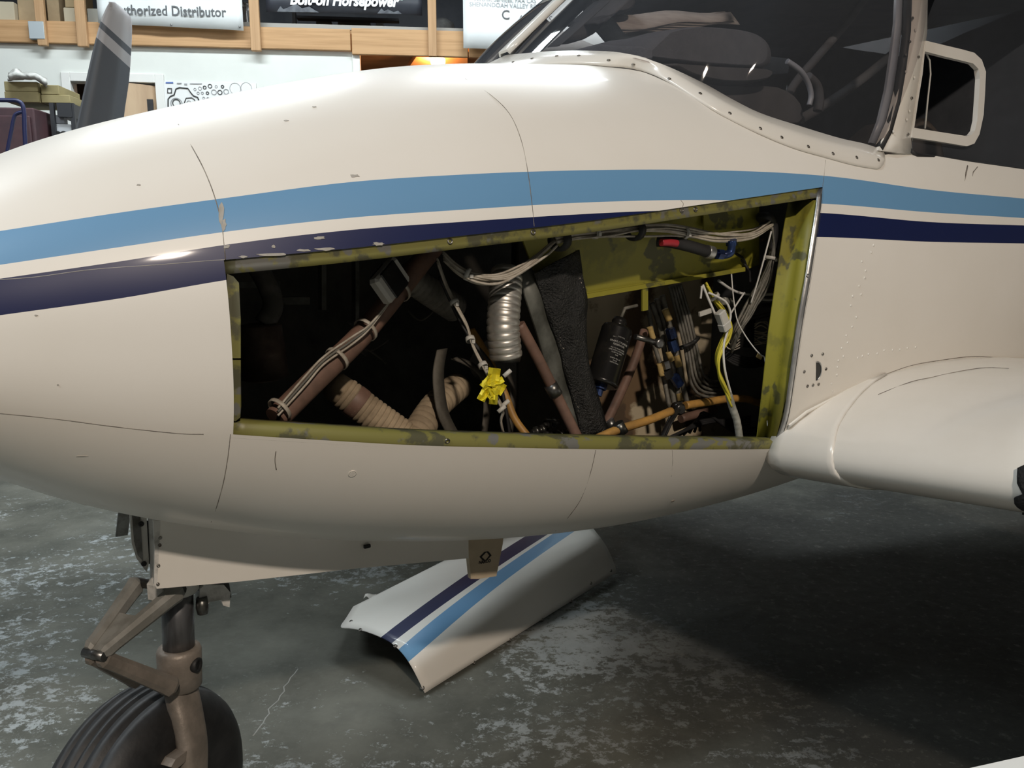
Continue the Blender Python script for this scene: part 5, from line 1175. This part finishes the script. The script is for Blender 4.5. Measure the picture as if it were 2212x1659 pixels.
# gasket poster
po = empty('gasket_display_board', pw(450, 215, .01), 0); tag(po, 'white display board of engine gaskets and rings on the wall', 'poster'); pob = po.location.copy()
MB().prism([pw(x, y, .012) - pob for x, y in ((354, 177), (553, 180), (553, 300), (354, 300))], WN * -.01).build('board', mat('poster_white', (.74, .75, .74), .5), po)
GASK = mat('gasket_black', (.03, .032, .034), .6); GASG = mat('gasket_grey', (.30, .31, .32), .6)
def ringp(x, y, rpx, wpx, m, name='gasket_ring'):
    c = pw(x, y, .016) - pob; k = (pw(x + 10, y) - pw(x, y)).length / 10; n = 24
    A = [c + (WX * math.cos(a) + Z * math.sin(a)) * rpx * k for a in [q * 2 * math.pi / n for q in range(n)]]; B = [c + (p - c) * (1 - wpx / rpx) for p in A]
    MB().rings([A, B, [p - WN * .004 for p in B], [p - WN * .004 for p in A]], True, False, False, True).build(name, m, po)
for x, y, r_, w_, m_ in ((421, 193, 3, .8, GASG), (432, 191, 4, .8, GASG), (442, 189, 4, 1.6, GASK), (453.5, 186, 4.6, 1.4, GASK), (467, 187, 3, .8, GASG), (480.5, 187, 3.6, 1.8, GASK), (428, 201, 3, 1, GASG), (437, 201, 3, 1.2, GASG), (448, 201, 3.5, 1.6, GASK), (462, 199, 6, 1.4, GASG), (475, 199.5, 5.4, 1.6, GASK), (488.5, 198, 6, 1.5, GASG), (508, 191, 12, .6, GASG), (532, 190, 12, .6, GASG), (381, 223, 9, 2, GASK), (381, 224, 13, 2, GASG), (440, 212, 3, 1, GASG), (449, 213, 3, 1, GASG), (366, 196, 4.5, 1, GASG), (408, 222, 5, 1, GASG)): ringp(x, y, r_, w_, m_)
def gline(P, r_, m, cl_=False): q = [pw(x, y, .016) - pob for x, y in P]; MB().tube(q + ([q[0]] if cl_ else []), r_, 5).build('gasket_outline', m, po)
gline([(363, 232), (363, 214), (368, 208), (376, 205), (380, 192), (388, 189), (406, 191), (412, 200), (418, 207), (427, 210), (430, 218)], .0055, GASK)
gline([(398, 222), (402, 212), (414, 211), (420, 215), (422, 221)], .004, GASK)
gline([(362, 191), (371, 191), (371, 201), (362, 201)], .0035, GASK, True)
for x, y, w_, h_, m_ in ((366, 178.6, 8, 1.6, mat('blue_print', (.08, .14, .38), .6)), (387, 180, 5, 1.2, GASG), (401, 182, 3, 1.6, GASG), (423, 180.8, 13, .8, GASG)):
    MB().prism([pw(x + a * w_, y + b * h_, .0165) - pob for a, b in ((-1, -1), (1, -1), (1, 1), (-1, 1))], WN * -.002).build('printed_mark', m_, po)
# ---------------------------------------------------------------- store above: boxes and dim shelving
CARD = mat('cardboard', (.44, .33, .20), .8, c2=(.38, .28, .165), scale=6); CARD2 = mat('pale_cardboard', (.52, .46, .34), .8); CARD3 = mat('olive_cardboard', (.30, .25, .12), .8, c2=(.25, .21, .10), scale=5)
def wallbox(p0, p1, off, th, m, lab, name='cardboard_box', cat='box', group=None, bev=.004, z0=None):
    x0, x1 = wx(p0[0], p1[1], off), wx(p1[0], p1[1], off); z0, z1 = (wzz(p0[0], p1[1], off) if z0 is None else z0), wzz(p0[0], p0[1], off)
    return tag(wbox(MB(), x0, x1, z0, z1, off, th, bev).build(name, m), lab, cat, group)
G_ = 'boxes stored on the mezzanine'
zm_ = 46
b1 = wallbox((-30, 2), (33, zm_), -.10, .4, CARD2, 'pale carton at the left end of the mezzanine', group=G_, z0=ZM)
wallbox((41, -30), (86, zm_ + 1), -.16, .4, CARD, 'tall brown carton left of the steel joist hanger post', group=G_, z0=ZM)
wallbox((104, -30), (130, zm_ + 1), -.14, .4, CARD, 'narrow brown carton right of the steel joist hanger post', group=G_, z0=ZM)
wallbox((139, 16), (168, zm_ + 2), -.10, .4, CARD2, 'pale low carton on the mezzanine left of the second post', group=G_, z0=ZM)
wallbox((141, -40), (170, 15.5), -.12, .35, mat('kraft_box', (.40, .30, .17), .8), 'brown carton standing on the pale low carton', group=G_)
wallbox((190, 18), (214, zm_ + 2), -.10, .4, mat('grey_box', (.45, .45, .40), .7), 'grey-white carton beside the white banner edge', group=G_, z0=ZM)
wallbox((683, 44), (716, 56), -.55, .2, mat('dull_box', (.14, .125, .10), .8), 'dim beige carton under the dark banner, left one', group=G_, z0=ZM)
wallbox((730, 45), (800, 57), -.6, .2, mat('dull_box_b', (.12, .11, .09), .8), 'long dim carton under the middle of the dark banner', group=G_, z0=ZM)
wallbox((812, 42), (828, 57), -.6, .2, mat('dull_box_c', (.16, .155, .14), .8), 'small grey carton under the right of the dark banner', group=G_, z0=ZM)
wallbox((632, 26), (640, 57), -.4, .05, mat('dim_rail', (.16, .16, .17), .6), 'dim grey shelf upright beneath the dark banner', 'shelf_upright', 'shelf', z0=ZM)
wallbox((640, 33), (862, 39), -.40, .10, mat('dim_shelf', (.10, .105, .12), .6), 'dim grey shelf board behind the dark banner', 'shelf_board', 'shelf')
fb_ = MB(); c0 = pw(955, 38, -.5); c0.z = ZM + .12
for k in range(1): fb_.lathe(c0 - Vector((0, 0, .12)), (0, 0, 1), [(0, .05), (.03, .10), (.12, .13), (.2, .11), (.24, .05)], 18)
tag(fb_.build('grey_sack', mat('grey_sackcloth', (.10, .10, .10), .9, c2=(.16, .16, .155), scale=9)), 'bulging grey sack between the right post and white banner', 'sack')
fo = []
rnd = random.Random(3)
for i in range(5):
    r = [pw(522 + k * 5.5, 4 + i * 6, -.1) + WN * rnd.uniform(-.04, .04) for k in range(5)]
    if i == 4:
        for p in r: p.z = ZM + .002
    fo.append(r)
tag(MB().sheet(fo, .003, smooth=False).build('foil_insulation', ALU), 'crinkled silver foil beside the white banner', 'foil')
# ---------------------------------------------------------------- left background: cabinet, hand truck, boxes
OFFC = 1.3
cab = empty('maroon_cabinet', WP + WX * wx(60, 300, OFFC) + WN * OFFC, WA); tag(cab, 'dull maroon steel cabinet at the left edge', 'cabinet')
MAR = mat('maroon_enamel', (.075, .035, .040), .5, c2=(.055, .028, .034), scale=5); zc = wzz(60, 232, OFFC)
MB().box((-.82, .26, zc / 2), (1.75, .5, zc), None, .01).build('cabinet_body', MAR, cab)
for x in (-1.25, -.39): 
    d_o = MB().box((x, -.002, zc / 2), (.84, .02, zc - .12), None, .006).build('cabinet_door', MAR, cab); MB().tube([(x + .36, -.02, zc * .5), (x + .36, -.02, zc * .5 + .14)], .008, 8).build('door_handle', STEEL, d_o)
ht = empty('blue_hand_truck', WP + WX * wx(30, 300, 1.7) + WN * 1.7, WA); tag(ht, 'dark blue tubular hand truck leaning before the maroon cabinet', 'hand truck'); hb_ = ht.location.copy()
BLUEP = mat('dark_blue_enamel', (.018, .022, .075), .35)
def htp(P): return [(Matrix.Rotation(-WA, 3, 'Z') @ (pw(x, y, 1.72) - hb_)) for x, y in P]
z0_ = Vector((0, 0, 0))
q = spline(htp([(-40, 216), (20, 216.5), (38, 218), (48, 226), (52, 245), (53, 275), (55, 320)]), 5); q.append(Vector((q[-1].x + .02, q[-1].y, .03))); MB().tube(q, .014, 10).build('bent_handle', BLUEP, ht)
q = spline(htp([(52, 241), (40, 244), (31, 252), (24, 285), (16, 325)]), 5); q.append(Vector((q[-1].x - .1, q[-1].y, .03))); MB().tube(q, .012, 10).build('frame_tube', BLUEP, ht)
MB().box((.0, -.06, .02), (.4, .2, .015)).build('toe_plate', BLUEP, ht)
for s_ in (-.2, .2): MB().lathe((s_, .06, .12), (1, 0, 0), [(-.03, .07), (-.03, .11), (-.02, .12), (.02, .12), (.03, .11), (.03, .07)], 20).build('truck_wheel', BLACK, ht)
# shelf of stacked goods right of the cabinet
shx0, shx1 = wx(112, 250, OFFC - .2), wx(156, 250, OFFC - .2); zt_ = wzz(120, 222, OFFC - .2)
rk = empty('black_rack', WP + WX * ((shx0 + shx1) / 2) + WN * (OFFC - .2), WA); tag(rk, 'black steel rack carrying cartons beside the door', 'rack'); wd_ = shx1 - shx0
BLKST = mat('black_steel', (.022, .023, .027), .5)
MB().box((.02, .25, zt_ - .05), (wd_ - .04, .5, .1)).build('rack_top', BLKST, rk)
MB().box((0, .48, zt_ - .24), (wd_, .03, .26)).build('rack_back', mat('black_panel', (.03, .032, .036), .6), rk)
for a in (-.5, .5):
    for b in (.02, .48): MB().box((a * wd_, b, zt_ / 2), (.03, .03, zt_)).build('rack_leg', BLKST, rk)
zs_ = wzz(120, 302, OFFC - .2); MB().box((0, .25, zs_ - .12), (wd_, .5, .03)).build('rack_shelf', BLKST, rk)
bxo = wallbox((117, 268), (156, 301.5), OFFC - .23, .2, mat('white_carton', (.50, .52, .54), .6), 'white carton with dark spots on the black rack shelf', bev=.003)
for x in (125, 138): MB().lathe(pw(x, 292, OFFC - .215), WN, [(0, .03), (.003, .03)], 16).build('printed_spot', INK, bxo)
lbl = wallbox((118, 248), (140, 267.8), OFFC - .23, .06, mat('slate_print', (.14, .145, .16), .6), 'dark slate coloured box above the white carton', bev=.003)
zt2 = 222
wallbox((11, 197.2), (84.5, zt2 - 2), OFFC - .25, .4, CARD3, 'lower olive brown carton under the white cloth', group='olive cartons by the door')
wallbox((10, 175.5), (82, 196.8), OFFC - .25, .4, CARD3, 'upper olive brown carton under the white cloth', group='olive cartons by the door')
wallbox((89.5, 204.2), (152, zt2), OFFC - .28, .4, CARD3, 'wide low olive carton at the right of the stack', group='olive cartons by the door')
wallbox((89, 183), (128, 203.8), OFFC - .28, .4, CARD3, 'small olive carton on the wide low carton', group='olive cartons by the door')
cg = []
rnd = random.Random(21)
for i in range(7):
    r = []
    for k in range(15):
        t = k / 14; x = 20 + 84 * t; yb = 174 - 4 * math.sin(t * 3.1) + (14 * max(0, t - .72) / .28); yt_ = 160 - 12 * max(0, 1 - abs(t - .2) / .14) + (14 * max(0, t - .7) / .3)
        r.append(pw(x, yt_ + (yb - yt_) * i / 6, OFFC - .28 + .10 * math.sin(i / 6 * math.pi)) + WN * rnd.uniform(0, .03))
    cg.append(r)
tag(MB().sheet(cg, .01, smooth=True).build('white_cloth', mat('dusty_cloth', (.50, .50, .47), .8, c2=(.30, .30, .28), scale=14)), 'crumpled white cloth on top of the olive cartons', 'cloth')
